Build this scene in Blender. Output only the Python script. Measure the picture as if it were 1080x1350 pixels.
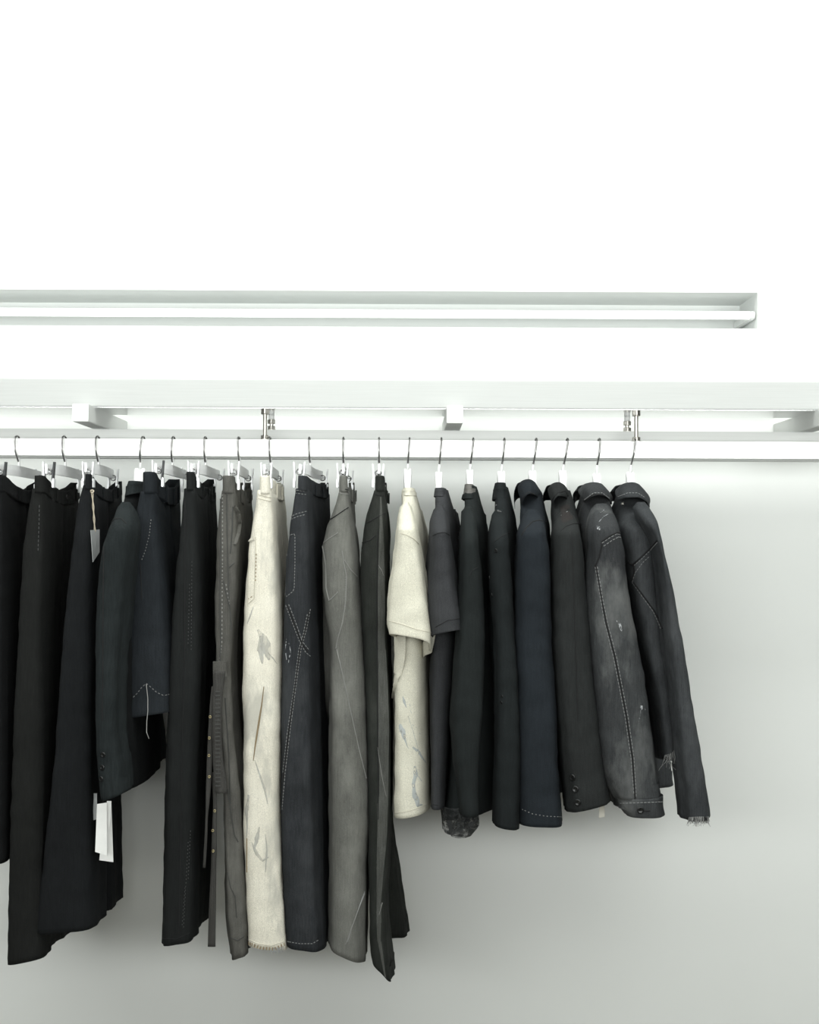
import bpy, bmesh, math, random
import numpy as np
from mathutils import Vector, Matrix, noise
from mathutils.bvhtree import BVHTree

SC = bpy.context.scene
COL = SC.collection
for o in list(bpy.data.objects):
    bpy.data.objects.remove(o)

# ------------------------------------------------------------------ camera
# the back wall is the plane y = 0; the camera stands 3.19 m in front of it
W, H, F = 1080.0, 1350.0, 1786.0
EYE = Vector((0.0, -3.19, 1.5))
PITCH, ROLL = math.radians(1.443), math.radians(0.26)
cam_d = bpy.data.cameras.new('camera')
cam = bpy.data.objects.new('camera', cam_d)
COL.objects.link(cam)
cam_d.sensor_fit = 'HORIZONTAL'
cam_d.sensor_width = 36.0
cam_d.lens = 36.0 * F / W
cam_d.clip_start = 0.05
CROT = Matrix.Rotation(math.pi / 2 + PITCH, 3, 'X') @ Matrix.Rotation(ROLL, 3, 'Z')
cam.matrix_world = Matrix.Translation(EYE) @ CROT.to_4x4()
SC.camera = cam

# ------------------------------------------------------------------ world, lights, exposure
wd = bpy.data.worlds.new('world')
SC.world = wd
wd.use_nodes = True
wd.node_tree.nodes['Background'].inputs[0].default_value = (0.96, 1.0, 0.975, 1)
wd.node_tree.nodes['Background'].inputs[1].default_value = 0.05


def area_light(name, loc, size, power, rot=(0, 0, 0)):
    d = bpy.data.lights.new(name, 'AREA')
    d.shape = 'RECTANGLE'
    d.size, d.size_y = size
    d.energy = power
    d.color = (0.97, 1.0, 0.975)
    o = bpy.data.objects.new(name, d)
    COL.objects.link(o)
    o.location = loc
    o.rotation_euler = rot
    return o


# unseen fill light added behind the camera, tilted up to grade the wall, ceiling panels above and in front of the rail
area_light('added_front_fill', (0, -3.35, 1.66), (5.0, 0.9), 134, (math.radians(131), 0, 0))
area_light('ceiling_light_panel', (0, -0.85, 2.96), (5.0, 0.5), 48)
area_light('ceiling_light_panel', (0, -2.6, 2.96), (5.0, 1.8), 26)

vs = SC.view_settings
vs.view_transform = 'Standard'
vs.look = 'None'
vs.gamma = 1.0
vs.use_curve_mapping = False
vs.exposure = 0.0


# ------------------------------------------------------------------ helpers
def ray(px, py):
    return CROT @ Vector(((px - W / 2) / F, -(py - H / 2) / F, -1.0))


def P(px, py, Y):
    """the point of the vertical plane y = Y that is seen at a pixel"""
    d = ray(px, py)
    return EYE + d * ((Y - EYE.y) / d.y)


def srgb(r, g, b):
    f = lambda c: ((c / 255 + 0.055) / 1.055) ** 2.4 if c > 10 else c / 255 / 12.92
    return (f(r), f(g), f(b), 1)


def mesh_obj(name, verts, faces, mat, parent=None, smooth=True, kind=None):
    off = parent_loc(parent)
    me = bpy.data.meshes.new(name)
    me.from_pydata([(v[0] - off[0], v[1] - off[1], v[2] - off[2]) for v in verts], [], faces)
    me.update()
    if smooth:
        me.polygons.foreach_set('use_smooth', [True] * len(me.polygons))
    if mat:
        me.materials.append(mat)
    o = bpy.data.objects.new(name, me)
    COL.objects.link(o)
    if parent:
        o.parent = parent
    if kind:
        o['kind'] = kind
    return o


def parent_loc(p):
    v = Vector((0, 0, 0))
    while p:
        v += p.location
        p = p.parent
    return v


def thing(name, label, cat, loc, group=None):
    o = bpy.data.objects.new(name, None)
    o.empty_display_size = 0.05
    COL.objects.link(o)
    o.location = loc
    o['label'] = label
    o['category'] = cat
    if group:
        o['group'] = group
    return o


class MB:
    """collects geometry for one mesh object"""

    def __init__(s):
        s.v, s.f = [], []

    def add(s, v, f):
        k = len(s.v)
        s.v += [tuple(p) for p in v]
        s.f += [tuple(i + k for i in q) for q in f]

    def box(s, lo, hi, bev=0.0):
        bm = bmesh.new()
        bmesh.ops.create_cube(bm, size=1)
        c = [(lo[i] + hi[i]) / 2 for i in range(3)]
        d = [hi[i] - lo[i] for i in range(3)]
        for v in bm.verts:
            v.co = Vector((c[0] + v.co.x * d[0], c[1] + v.co.y * d[1], c[2] + v.co.z * d[2]))
        if bev:
            bmesh.ops.bevel(bm, geom=bm.edges[:], offset=bev, segments=2, affect='EDGES')
        s.bm(bm)

    def bm(s, bm):
        bm.verts.index_update()
        s.add([v.co[:] for v in bm.verts], [[v.index for v in f.verts] for f in bm.faces])
        bm.free()

    def obox(s, c, ax, ay, az):
        """box from a centre and three half-axis vectors"""
        c, ax, ay, az = map(Vector, (c, ax, ay, az))
        v = [c + i * ax + j * ay + k * az for i in (-1, 1) for j in (-1, 1) for k in (-1, 1)]
        s.add(v, [(0, 1, 3, 2), (4, 6, 7, 5), (0, 4, 5, 1), (2, 3, 7, 6), (0, 2, 6, 4), (1, 5, 7, 3)])

    def tube(s, pts, r, seg=8, cap=True):
        pts = [Vector(p) for p in pts]
        n = len(pts)
        rs = r if isinstance(r, (list, tuple)) else [r] * n
        t0 = (pts[1] - pts[0]).normalized()
        up = Vector((0, 0, 1)) if abs(t0.z) < 0.9 else Vector((1, 0, 0))
        u = t0.cross(up).normalized()
        vv, ff = [], []
        for i in range(n):
            t = (pts[min(i + 1, n - 1)] - pts[max(i - 1, 0)]).normalized()
            u = (u - t * u.dot(t)).normalized()
            w = t.cross(u)
            for k in range(seg):
                a = 2 * math.pi * k / seg
                vv.append(pts[i] + (u * math.cos(a) + w * math.sin(a)) * rs[i])
        for i in range(n - 1):
            for k in range(seg):
                ff.append((i * seg + k, i * seg + (k + 1) % seg, (i + 1) * seg + (k + 1) % seg, (i + 1) * seg + k))
        if cap:
            ff.append(tuple(reversed(range(seg))))
            ff.append(tuple((n - 1) * seg + k for k in range(seg)))
        s.add(vv, ff)

    def cyl(s, a, b, r, seg=16):
        s.tube([a, b], r, seg)

    def build(s, name, mat, parent=None, smooth=False, kind=None):
        return mesh_obj(name, s.v, s.f, mat, parent, smooth, kind)


# ------------------------------------------------------------------ materials
def base_mat(name, rough=0.6, metal=0.0, color=(0.8, 0.8, 0.8, 1)):
    m = bpy.data.materials.new(name)
    m.use_nodes = True
    b = m.node_tree.nodes['Principled BSDF']
    b.inputs['Base Color'].default_value = color
    b.inputs['Roughness'].default_value = rough
    b.inputs['Metallic'].default_value = metal
    return m, m.node_tree, b


def N(nt, t, **kw):
    n = nt.nodes.new(t)
    for k, v in kw.items():
        setattr(n, k, v)
    return n


def noise_node(nt, scale, detail=3, vec_scale=None, rough=0.55):
    tc = N(nt, 'ShaderNodeTexCoord')
    nz = N(nt, 'ShaderNodeTexNoise')
    nz.inputs['Scale'].default_value = scale
    nz.inputs['Detail'].default_value = detail
    nz.inputs['Roughness'].default_value = rough
    if vec_scale:
        mp = N(nt, 'ShaderNodeMapping')
        mp.inputs['Scale'].default_value = vec_scale
        nt.links.new(tc.outputs['Object'], mp.inputs['Vector'])
        nt.links.new(mp.outputs['Vector'], nz.inputs['Vector'])
    else:
        nt.links.new(tc.outputs['Object'], nz.inputs['Vector'])
    return nz


def ramp(nt, fac, stops):
    r = N(nt, 'ShaderNodeValToRGB')
    el = r.color_ramp.elements
    el[0].position, el[0].color = stops[0]
    el[1].position, el[1].color = stops[-1]
    for p, c in stops[1:-1]:
        e = el.new(p)
        e.color = c
    nt.links.new(fac, r.inputs['Fac'])
    return r


def mixc(nt, fac, a, b, mode='MIX'):
    m = N(nt, 'ShaderNodeMix', data_type='RGBA', blend_type=mode)
    for s, v in ((m.inputs[0], fac), (m.inputs[6], a), (m.inputs[7], b)):
        if hasattr(v, 'is_output'):
            nt.links.new(v, s)
        else:
            s.default_value = v
    return m.outputs[2]


def plaster(name, col, bump=0.03):
    m, nt, b = base_mat(name, 0.75)
    n1 = noise_node(nt, 1.7, 4)
    r = ramp(nt, n1.outputs['Fac'], [(0.3, tuple(c * 0.975 for c in col[:3]) + (1,)), (0.7, col)])
    nt.links.new(r.outputs['Color'], b.inputs['Base Color'])
    n2 = noise_node(nt, 260, 3)
    bp = N(nt, 'ShaderNodeBump')
    bp.inputs['Strength'].default_value = bump
    bp.inputs['Distance'].default_value = 0.002
    nt.links.new(n2.outputs['Fac'], bp.inputs['Height'])
    nt.links.new(bp.outputs['Normal'], b.inputs['Normal'])
    return m


def metal(name, col, rough, brush=(6, 400, 400), metallic=1.0):
    m, nt, b = base_mat(name, rough, metallic)
    n1 = noise_node(nt, 1.0, 3, brush)
    r = ramp(nt, n1.outputs['Fac'], [(0.3, tuple(c * 0.93 for c in col[:3]) + (1,)), (0.7, col)])
    nt.links.new(r.outputs['Color'], b.inputs['Base Color'])
    return m


def cloth(name, col, col2=None, streak=0.16, big=6.0, fibre=900, wash=0.0, wash_col=None, bump=0.25, rough=0.92,
          sheen=0.0, stains=None):
    """woven cloth: broad tone drift, vertical slub streaks, fine fibre relief, optional worn patches and stains"""
    m, nt, b = base_mat(name, rough)
    b.inputs['Specular IOR Level'].default_value = 0.15
    col2 = col2 or tuple(c * 0.72 for c in col[:3]) + (1,)
    c = ramp(nt, noise_node(nt, big, 4).outputs['Fac'], [(0.3, col2), (0.7, col)]).outputs['Color']
    st = noise_node(nt, 1.0, 3, (420, 420, 26))
    sr = ramp(nt, st.outputs['Fac'], [(0.3, (1 - streak,) * 3 + (1,)), (0.7, (1 + streak,) * 3 + (1,))])
    c = mixc(nt, 1.0, c, sr.outputs['Color'], 'MULTIPLY')
    fb = noise_node(nt, fibre, 2)
    fr = ramp(nt, fb.outputs['Fac'], [(0.3, (0.75,) * 3 + (1,)), (0.7, (1.25,) * 3 + (1,))])
    c = mixc(nt, 1.0, c, fr.outputs['Color'], 'MULTIPLY')
    if wash:
        wn = noise_node(nt, 5.0, 6, (1.6, 1.6, 0.8), 0.65)
        wr = ramp(nt, wn.outputs['Fac'], [(0.5, (0, 0, 0, 1)), (0.72, (wash,) * 3 + (1,))])
        c = mixc(nt, wr.outputs['Color'], c, wash_col)
    for scol, thr, sc, vs_ in (stains or []):
        sn = noise_node(nt, sc, 5, vs_, 0.6)
        sr2 = ramp(nt, sn.outputs['Fac'], [(thr, (0, 0, 0, 1)), (thr + 0.09, (0.75,) * 3 + (1,))])
        c = mixc(nt, sr2.outputs['Color'], c, scol)
    nt.links.new(c, b.inputs['Base Color'])
    if sheen:
        b.inputs['Sheen Weight'].default_value = sheen
        b.inputs['Sheen Roughness'].default_value = 0.5
    ad = N(nt, 'ShaderNodeMath', operation='ADD')
    nt.links.new(fb.outputs['Fac'], ad.inputs[0])
    w2 = noise_node(nt, 38, 4, (1, 1, 0.45))
    mu = N(nt, 'ShaderNodeMath', operation='MULTIPLY')
    mu.inputs[1].default_value = 2.6
    nt.links.new(w2.outputs['Fac'], mu.inputs[0])
    nt.links.new(mu.outputs[0], ad.inputs[1])
    bp = N(nt, 'ShaderNodeBump')
    bp.inputs['Strength'].default_value = bump
    bp.inputs['Distance'].default_value = 0.0025
    nt.links.new(ad.outputs[0], bp.inputs['Height'])
    nt.links.new(bp.outputs['Normal'], b.inputs['Normal'])
    return m


def broken(name, col, thr=0.45, scale=150, soft=0.12, vec=(1, 1, 0.5)):
    m, nt, b = base_mat(name, 0.85, 0, col)
    r = ramp(nt, noise_node(nt, scale, 4, vec).outputs['Fac'], [(thr - soft, (0, 0, 0, 1)), (thr + soft, (1, 1, 1, 1))])
    nt.links.new(r.outputs['Color'], b.inputs['Alpha'])
    return m


def plain(name, col, rough=0.5, metal_=0.0):
    m, nt, b = base_mat(name, rough, metal_)
    r = ramp(nt, noise_node(nt, 40, 3).outputs['Fac'], [(0.3, tuple(c * 0.94 for c in col[:3]) + (1,)), (0.7, col)])
    nt.links.new(r.outputs['Color'], b.inputs['Base Color'])
    return m


M_WALL = plaster('white_wall_paint', (0.80, 0.815, 0.795, 1))
M_RECESS = plaster('recess_paint', (0.78, 0.80, 0.785, 1))
M_FLOOR = plaster('pale_screed', (0.15, 0.138, 0.112, 1))
M_ALU = metal('brushed_aluminium', (0.57, 0.58, 0.565, 1), 0.45, metallic=0.25)
M_POLISH = metal('polished_aluminium', (0.93, 0.935, 0.93, 1), 0.14)
M_BEAM = metal('grey_painted_aluminium', (0.50, 0.51, 0.50, 1), 0.6, metallic=0.1)
M_RAIL = metal('satin_rail_metal', (0.93, 0.93, 0.915, 1), 0.35, metallic=0.25)
M_STEEL = metal('zinc_steel', (0.62, 0.60, 0.55, 1), 0.35, (60, 60, 300))
M_WHITECOAT = plain('white_powder_coat', (0.86, 0.87, 0.86, 1), 0.4)
M_WIRE = plain('chrome_wire', (0.36, 0.355, 0.35, 1), 0.3, 1.0)
M_BARMETAL = plain('satin_hanger_bar', (0.90, 0.905, 0.905, 1), 0.45, 0.0)
M_CLIP = plain('nickel_clip', (0.80, 0.81, 0.82, 1), 0.35, 0.3)
M_CLIPDARK = plain('dark_clip', (0.03, 0.032, 0.034, 1), 0.4, 0.3)
M_HANGER = plain('white_hanger_lacquer', (0.88, 0.885, 0.88, 1), 0.4)
M_CARD = plain('tag_card', (0.82, 0.82, 0.80, 1), 0.8)
M_CARDGREY = plain('grey_tag_card', (0.36, 0.37, 0.37, 1), 0.8)
M_STRING = plain('tan_cord', (0.52, 0.46, 0.36, 1), 0.9)
M_STITCH = plain('pale_stitch', (0.17, 0.173, 0.173, 1), 0.9)
M_STITCHDIM = plain('dim_stitch', (0.05, 0.051, 0.051, 1), 0.9)
M_STITCHTAN = plain('tan_stitch', (0.22, 0.17, 0.10, 1), 0.9)
M_BTN = plain('black_button', (0.006, 0.0065, 0.0065, 1), 0.3)
M_BRASS = plain('aged_brass', (0.50, 0.42, 0.24, 1), 0.35, 1.0)
M_PAINT = broken('blue_grey_paint', (0.36, 0.38, 0.375, 1), 0.40, 160, 0.06)
M_PAINT2 = broken('soft_grey_paint', (0.46, 0.455, 0.42, 1), 0.48, 45, 0.24, (1.5, 1.5, 0.5))
M_SCUFF = broken('scuffed_white_yarn', (0.30, 0.31, 0.32, 1), 0.52, 330, 0.05)
M_LIGHTWORN = plain('worn_white_yarn', (0.34, 0.35, 0.36, 1), 0.95)
M_THREAD = plain('loose_grey_thread', (0.34, 0.34, 0.33, 1), 0.9)

m, nt, b = base_mat('tube_glass', 0.4, 0, (0.9, 0.9, 0.9, 1))
b.inputs['Emission Color'].default_value = (0.98, 1, 0.98, 1)
b.inputs['Emission Strength'].default_value = 0.9
M_TUBE = m


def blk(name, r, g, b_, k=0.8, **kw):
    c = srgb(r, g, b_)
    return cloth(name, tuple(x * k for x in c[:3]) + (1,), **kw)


# ------------------------------------------------------------------ the setting
def struct(o):
    o['kind'] = 'structure'
    return o


wx0, wx1, wz0, wz1 = -2.6, 2.6, 0.0, 3.0
rt, rb_ = P(600, 384, 0).z, P(600, 431.5, 0).z          # the light recess in the wall
rx0, rx1, rd = -2.4, P(999, 410, 0).x, 0.175
mb = MB()
t_ = 0.25
mb.add([(wx0, 0, wz0), (wx1, 0, wz0), (wx1, 0, wz1), (wx0, 0, wz1), (rx0, 0, rb_), (rx1, 0, rb_), (rx1, 0, rt), (rx0, 0, rt)],
       [(0, 1, 5, 4), (1, 2, 6, 5), (2, 3, 7, 6), (3, 0, 4, 7)])
mb.add([(wx0, t_, wz0), (wx1, t_, wz0), (wx1, t_, wz1), (wx0, t_, wz1), (wx0, 0, wz0), (wx1, 0, wz0), (wx1, 0, wz1), (wx0, 0, wz1)],
       [(1, 0, 3, 2), (0, 1, 5, 4), (1, 2, 6, 5), (2, 3, 7, 6), (3, 0, 4, 7)])
struct(mb.build('wall_back', M_WALL))
mb = MB()
q = [(rx0, 0, rb_), (rx1, 0, rb_), (rx1, 0, rt), (rx0, 0, rt), (rx0, rd, rb_), (rx1, rd, rb_), (rx1, rd, rt), (rx0, rd, rt)]
mb.add(q, [(4, 5, 6, 7), (0, 1, 5, 4), (1, 2, 6, 5), (2, 3, 7, 6), (3, 0, 4, 7)])
struct(mb.build('trim_1', M_RECESS))
mb = MB(); mb.box((-2.6, -6, -0.1), (2.6, 0.25, 0.0)); struct(mb.build('floor', M_FLOOR))
mb = MB(); mb.box((-2.6, -6, 3.0), (2.6, 0.25, 3.1)); struct(mb.build('ceiling', M_WALL))

# fluorescent tube in the recess
ty = 0.018
a, b2 = P(-700, 409, ty), P(988, 415.6, ty)
zt_ = P(500, 413.6, ty).z
t = thing('fluorescent_tube', 'long thin white fluorescent tube lying in the recess high on the wall', 'lamp', (0, ty, zt_))
mb = MB(); mb.cyl((rx0 + 0.05, ty, zt_), (b2.x, ty, zt_), 0.0098, 20); mb.build('lamp_glass', M_TUBE, t, True)
for x0, x1 in ((rx0 + 0.02, rx0 + 0.05), (b2.x, b2.x + 0.012)):
    mb = MB(); mb.cyl((x0, ty, zt_), (x1, ty, zt_), 0.0098, 20); mb.build('end_cap', M_WHITECOAT, t, True)
for x in (rx0 + 0.035, b2.x + 0.007):
    mb = MB(); mb.box((x - 0.006, ty, zt_ - 0.010), (x + 0.006, rd, zt_ + 0.010), 0.002); mb.build('lamp_holder', M_WHITECOAT, t)

# --- rail assembly
BT = P(560, 534.6, -0.39).z            # bracket top = underside of the front beam
BB = P(560, 557.5, -0.39).z            # bracket bottom = top of the rear beam
BX0, BX1 = -2.2, 2.2
FB_T = P(560, 501.5, -0.33).z
t = thing('support_beam', 'wide pale aluminium beam running across the top, above the clothes rail', 'beam', (0, -0.245, BT))
mb = MB(); mb.box((BX0, -0.33, BT), (BX1, -0.165, FB_T), 0.002); mb.build('box_profile', M_BEAM, t)
mb = MB(); mb.box((BX0, -0.3285, BT - 0.0012), (BX1, -0.1665, BT + 0.0006), 0.0004); o = mb.build('bottom_plate', M_POLISH, t); o['label'] = 'polished underside of the beam'
for x in (BX0, BX1):
    mb = MB(); s_ = 1 if x > 0 else -1
    mb.box((min(x, x + s_ * 0.004), -0.328, BT + 0.002), (max(x, x + s_ * 0.004), -0.167, FB_T - 0.002)); mb.build('end_plate', M_WHITECOAT, t)
RB_B = P(560, 605.5, -0.21).z
t = thing('support_beam', 'narrow aluminium beam under the brackets, behind the clothes rail', 'beam', (0, -0.19, RB_B))
mb = MB(); mb.box((BX0, -0.21, RB_B), (BX1, -0.17, BB), 0.002); mb.build('box_profile', M_ALU, t)
for x in (BX0, BX1):
    mb = MB(); s_ = 1 if x > 0 else -1
    mb.box((min(x, x + s_ * 0.004), -0.208, RB_B + 0.002), (max(x, x + s_ * 0.004), -0.172, BB - 0.002)); mb.build('end_plate', M_WHITECOAT, t)
RY = -0.28
RZT, RZB = P(540, 580.2, RY - 0.012).z, P(540, 602.3, RY - 0.012).z
t = thing('clothes_rail', 'bright flat metal clothes rail that all the hangers hook over', 'rail', (0, RY, RZB))
mb = MB(); mb.box((BX0, RY - 0.012, RZB), (BX1, RY + 0.012, RZT), 0.003); mb.build('rail_bar', M_RAIL, t)
for x in (BX0, BX1):
    mb = MB(); s_ = 1 if x > 0 else -1
    mb.box((min(x, x + s_ * 0.004), RY - 0.011, RZB + 0.001), (max(x, x + s_ * 0.004), RY + 0.011, RZT - 0.001)); mb.build('end_cap', M_WHITECOAT, t)

bw = 0.0335
for bx, lab in ((-390, None), (105.5, 'white square bracket arm jutting out above the black trousers at the left'),
                (600, 'white square bracket arm in the middle, above the cream and grey tees'),
                (1097, 'white square bracket arm cut off by the right edge of the picture'), (1590, None)):
    xc = P(bx, 545, -0.39).x
    if lab is None:
        lab = 'white square bracket arm beyond the %s edge of the picture' % ('left' if bx < 0 else 'right')
    t = thing('rail_bracket', lab, 'bracket', (xc, 0, BB), 'bracket arms holding the beams')
    mb = MB(); mb.box((xc - bw / 2, -0.386, BB), (xc + bw / 2, 0, BT), 0.0012); mb.build('arm', M_ALU, t)
    mb = MB(); mb.box((xc - bw / 2, -0.390, BB), (xc + bw / 2, -0.386, BT), 0.0012); mb.build('end_cap', M_WHITECOAT, t)


def hexnut(mb, c, r, h):
    bm = bmesh.new()
    bmesh.ops.create_cone(bm, cap_ends=True, segments=6, radius1=r, radius2=r, depth=h)
    bmesh.ops.translate(bm, verts=bm.verts[:], vec=c)
    bmesh.ops.bevel(bm, geom=bm.edges[:], offset=0.0008, segments=1, affect='EDGES')
    mb.bm(bm)


def bolt(px, y, z0, z1, lab, washer_drop):
    x = P(px, 560, y).x
    t = thing('threaded_bolt', lab, 'bolt', (x, y, z0), 'bolts between the beams and the rail')
    mb = MB()
    pts, rs = [], []
    k = int((z1 - z0) / 0.0015)
    for i in range(k + 1):
        pts.append((x, y, z0 + (z1 - z0) * i / k)); rs.append(0.0048 if i % 2 else 0.0042)
    mb.tube(pts, rs, 12); mb.build('rod', M_STEEL, t, True)
    for zc in (z0 + 0.005, z1 - 0.005 - washer_drop):
        mb = MB(); hexnut(mb, (x, y, zc), 0.0095, 0.009); mb.build('nut', M_STEEL, t)
    mb = MB(); mb.cyl((x, y, z0), (x, y, z0 + 0.0012), 0.0115); mb.build('washer', M_STEEL, t)
    if washer_drop:
        mb = MB(); mb.cyl((x, y, z1 - washer_drop + 0.0002), (x, y, z1), 0.0065); mb.build('spacer', M_WHITECOAT, t, True)


bolt(349.5, RY, RZT, BT, 'front threaded bolt above the cream jeans, standing on the rail', 0)
bolt(358, -0.19, BB, BT, 'rear short bolt above the cream jeans, standing on the rear beam', 0.012)
bolt(839, RY, RZT, BT, 'front threaded bolt above the rightmost denim jacket, standing on the rail', 0)
bolt(827, -0.19, BB, BT, 'rear short bolt above the rightmost denim jacket, standing on the rear beam', 0.012)


# ------------------------------------------------------------------ garment surfaces
def ring_table(n, e, aspect):
    th = np.linspace(-math.pi / 2, 1.5 * math.pi, 2001)
    c, s = np.cos(th), np.sin(th)
    X = np.sign(c) * np.abs(c) ** (2 / e)
    Y = np.sign(s) * np.abs(s) ** (2 / e)
    L = np.concatenate([[0], np.cumsum(np.hypot(np.diff(X), np.diff(Y) * aspect))])
    q = np.linspace(0, L[-1], n + 1)[:-1]
    return np.interp(q, L, X), np.interp(q, L, Y)


def pchip(x, y, xi):
    x, y = np.asarray(x, float), np.asarray(y, float)
    h = np.diff(x)
    d = np.diff(y, axis=0) / h[:, None]
    mm = np.zeros_like(y)
    if len(x) > 2:
        p, q = d[:-1], d[1:]
        w1 = (2 * h[1:] + h[:-1])[:, None]
        w2 = (h[1:] + 2 * h[:-1])[:, None]
        with np.errstate(divide='ignore', invalid='ignore'):
            hm = (w1 + w2) / (w1 / p + w2 / q)
        mm[1:-1] = np.where(p * q > 0, hm, 0)
    mm[0], mm[-1] = d[0], d[-1]
    k = np.clip(np.searchsorted(x, xi) - 1, 0, len(x) - 2)
    t = ((xi - x[k]) / h[k])[:, None]
    hk = h[k][:, None]
    return ((1 + 2 * t) * (1 - t) ** 2 * y[k] + t * (1 - t) ** 2 * hk * mm[k]
            + t * t * (3 - 2 * t) * y[k + 1] + t * t * (t - 1) * hk * mm[k + 1])


def R(py, l, r, Yn, Yf, fl=None, fr=None, sn=0, df=0.0, sag=0.0, yaw=0.0, df2=None):
    """one cross-section: near corners seen at columns l and r of row py at depth Yn, far corners straight behind
    them at depth Yf unless fl / fr are given; sn tilts the near edge, df drops the far edge (metres)"""
    a, b = P(l, py - sn / 2, Yn), P(r, py + sn / 2, Yn)
    c = Vector((P(fl, py, Yf).x if fl is not None else a.x, Yf, a.z - df))
    d = Vector((P(fr, py, Yf).x if fr is not None else b.x, Yf, b.z - (df if df2 is None else df2)))
    k = yaw * (Yf - Yn) / 0.35
    c.x += k
    d.x += k
    return (*a, *b, *c, *d, sag)


def loft(rows, n=60, m=80, e=3.6, aspect=3.0, fold=0.004, kt=2.2, kv=5.0, seed=0, top_cap=False, hem=True, bow=0.0,
         ramp0=0.15, capfold=0.5, crink=0.0018):
    rows = np.array(rows)
    L = np.concatenate([[0], np.cumsum(np.abs(np.diff(rows[:, [2, 5]].mean(axis=1))) + 1e-3)])
    q = pchip(L, rows, np.linspace(0, L[-1], m))
    S, T = ring_table(n, e, aspect)
    verts, faces = [], []
    rings = []
    zt, zb = q[0, 2], q[-1, 2]
    for i in range(m):
        a, b, c, d = (q[i, k:k + 3] for k in (0, 3, 6, 9))
        sag = q[i, 12]
        v = i / (m - 1)
        am = fold * (ramp0 + (1 - ramp0) * min(1, v * 1.6))
        ring = []
        for s, t in zip(S, T):
            p = ((1 - t) / 2) * ((1 - s) / 2 * a + (1 + s) / 2 * b) + ((1 + t) / 2) * ((1 - s) / 2 * c + (1 + s) / 2 * d)
            z = p[2]
            f1 = noise.noise(Vector((t * kt, z * kv * 0.35, seed * 7.3 + (3.1 if s > 0 else 0))))
            f2 = noise.noise(Vector((t * kt * 2.3 + 5, z * kv * 0.5, seed * 3.7 + (9.1 if s > 0 else 0))))
            dx = am * (f1 + 0.5 * f2) * abs(s) ** 1.5 * 1.4
            dy = am * capfold * noise.noise(Vector((s * 1.6, z * kv, seed * 5.1))) * abs(t) ** 2
            cr = crink * noise.noise(Vector((p[0] * 30 + seed, p[1] * 26, z * 34)))
            dx += cr * (1 if s > 0 else -1) + bow * (1 - t * t)
            dy += cr * (1 if t > 0 else -1) * abs(t) ** 3
            ring.append((p[0] + dx, p[1] + dy, z - sag * max(0, 1 - t * t * 1.2)))
        rings.append(ring)

    def inset(ring, d, dz):
        cx = sum(p[0] for p in ring) / n
        cy = sum(p[1] for p in ring) / n
        out = []
        for p in ring:
            vx, vy = cx - p[0], cy - p[1]
            ln = math.hypot(vx, vy) + 1e-9
            k = min(d, ln * 0.5) / ln
            out.append((p[0] + vx * k, p[1] + vy * k, p[2] + dz))
        return out
    turn = min(0.03, 0.6 * abs(zt - zb))
    if top_cap:
        r0 = rings[0]
        rings = [inset(r0, 1, 0.010), inset(r0, 0.006, 0.006)] + rings
    else:
        r0 = rings[0]
        rings = [inset(r0, 0.004, -turn), inset(r0, 0.003, 0.0005)] + rings
    if hem:
        r0 = rings[-1]
        rings = rings + [inset(r0, 0.003, -0.0005), inset(r0, 0.004, turn)]
    for rg in rings:
        verts += rg
    for i in range(len(rings) - 1):
        for j in range(n):
            k = (j + 1) % n
            faces.append((i * n + j, (i + 1) * n + j, (i + 1) * n + k, i * n + k))
    if top_cap:
        faces.append(tuple(range(n)))
    return verts, faces


def mirror_y(vf, yc=-0.28, dx=0.0, dz=0.0):
    v, f = vf
    return [(p[0] + dx, 2 * yc - p[1], p[2] + dz) for p in v], [tuple(reversed(q)) for q in f]


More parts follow.
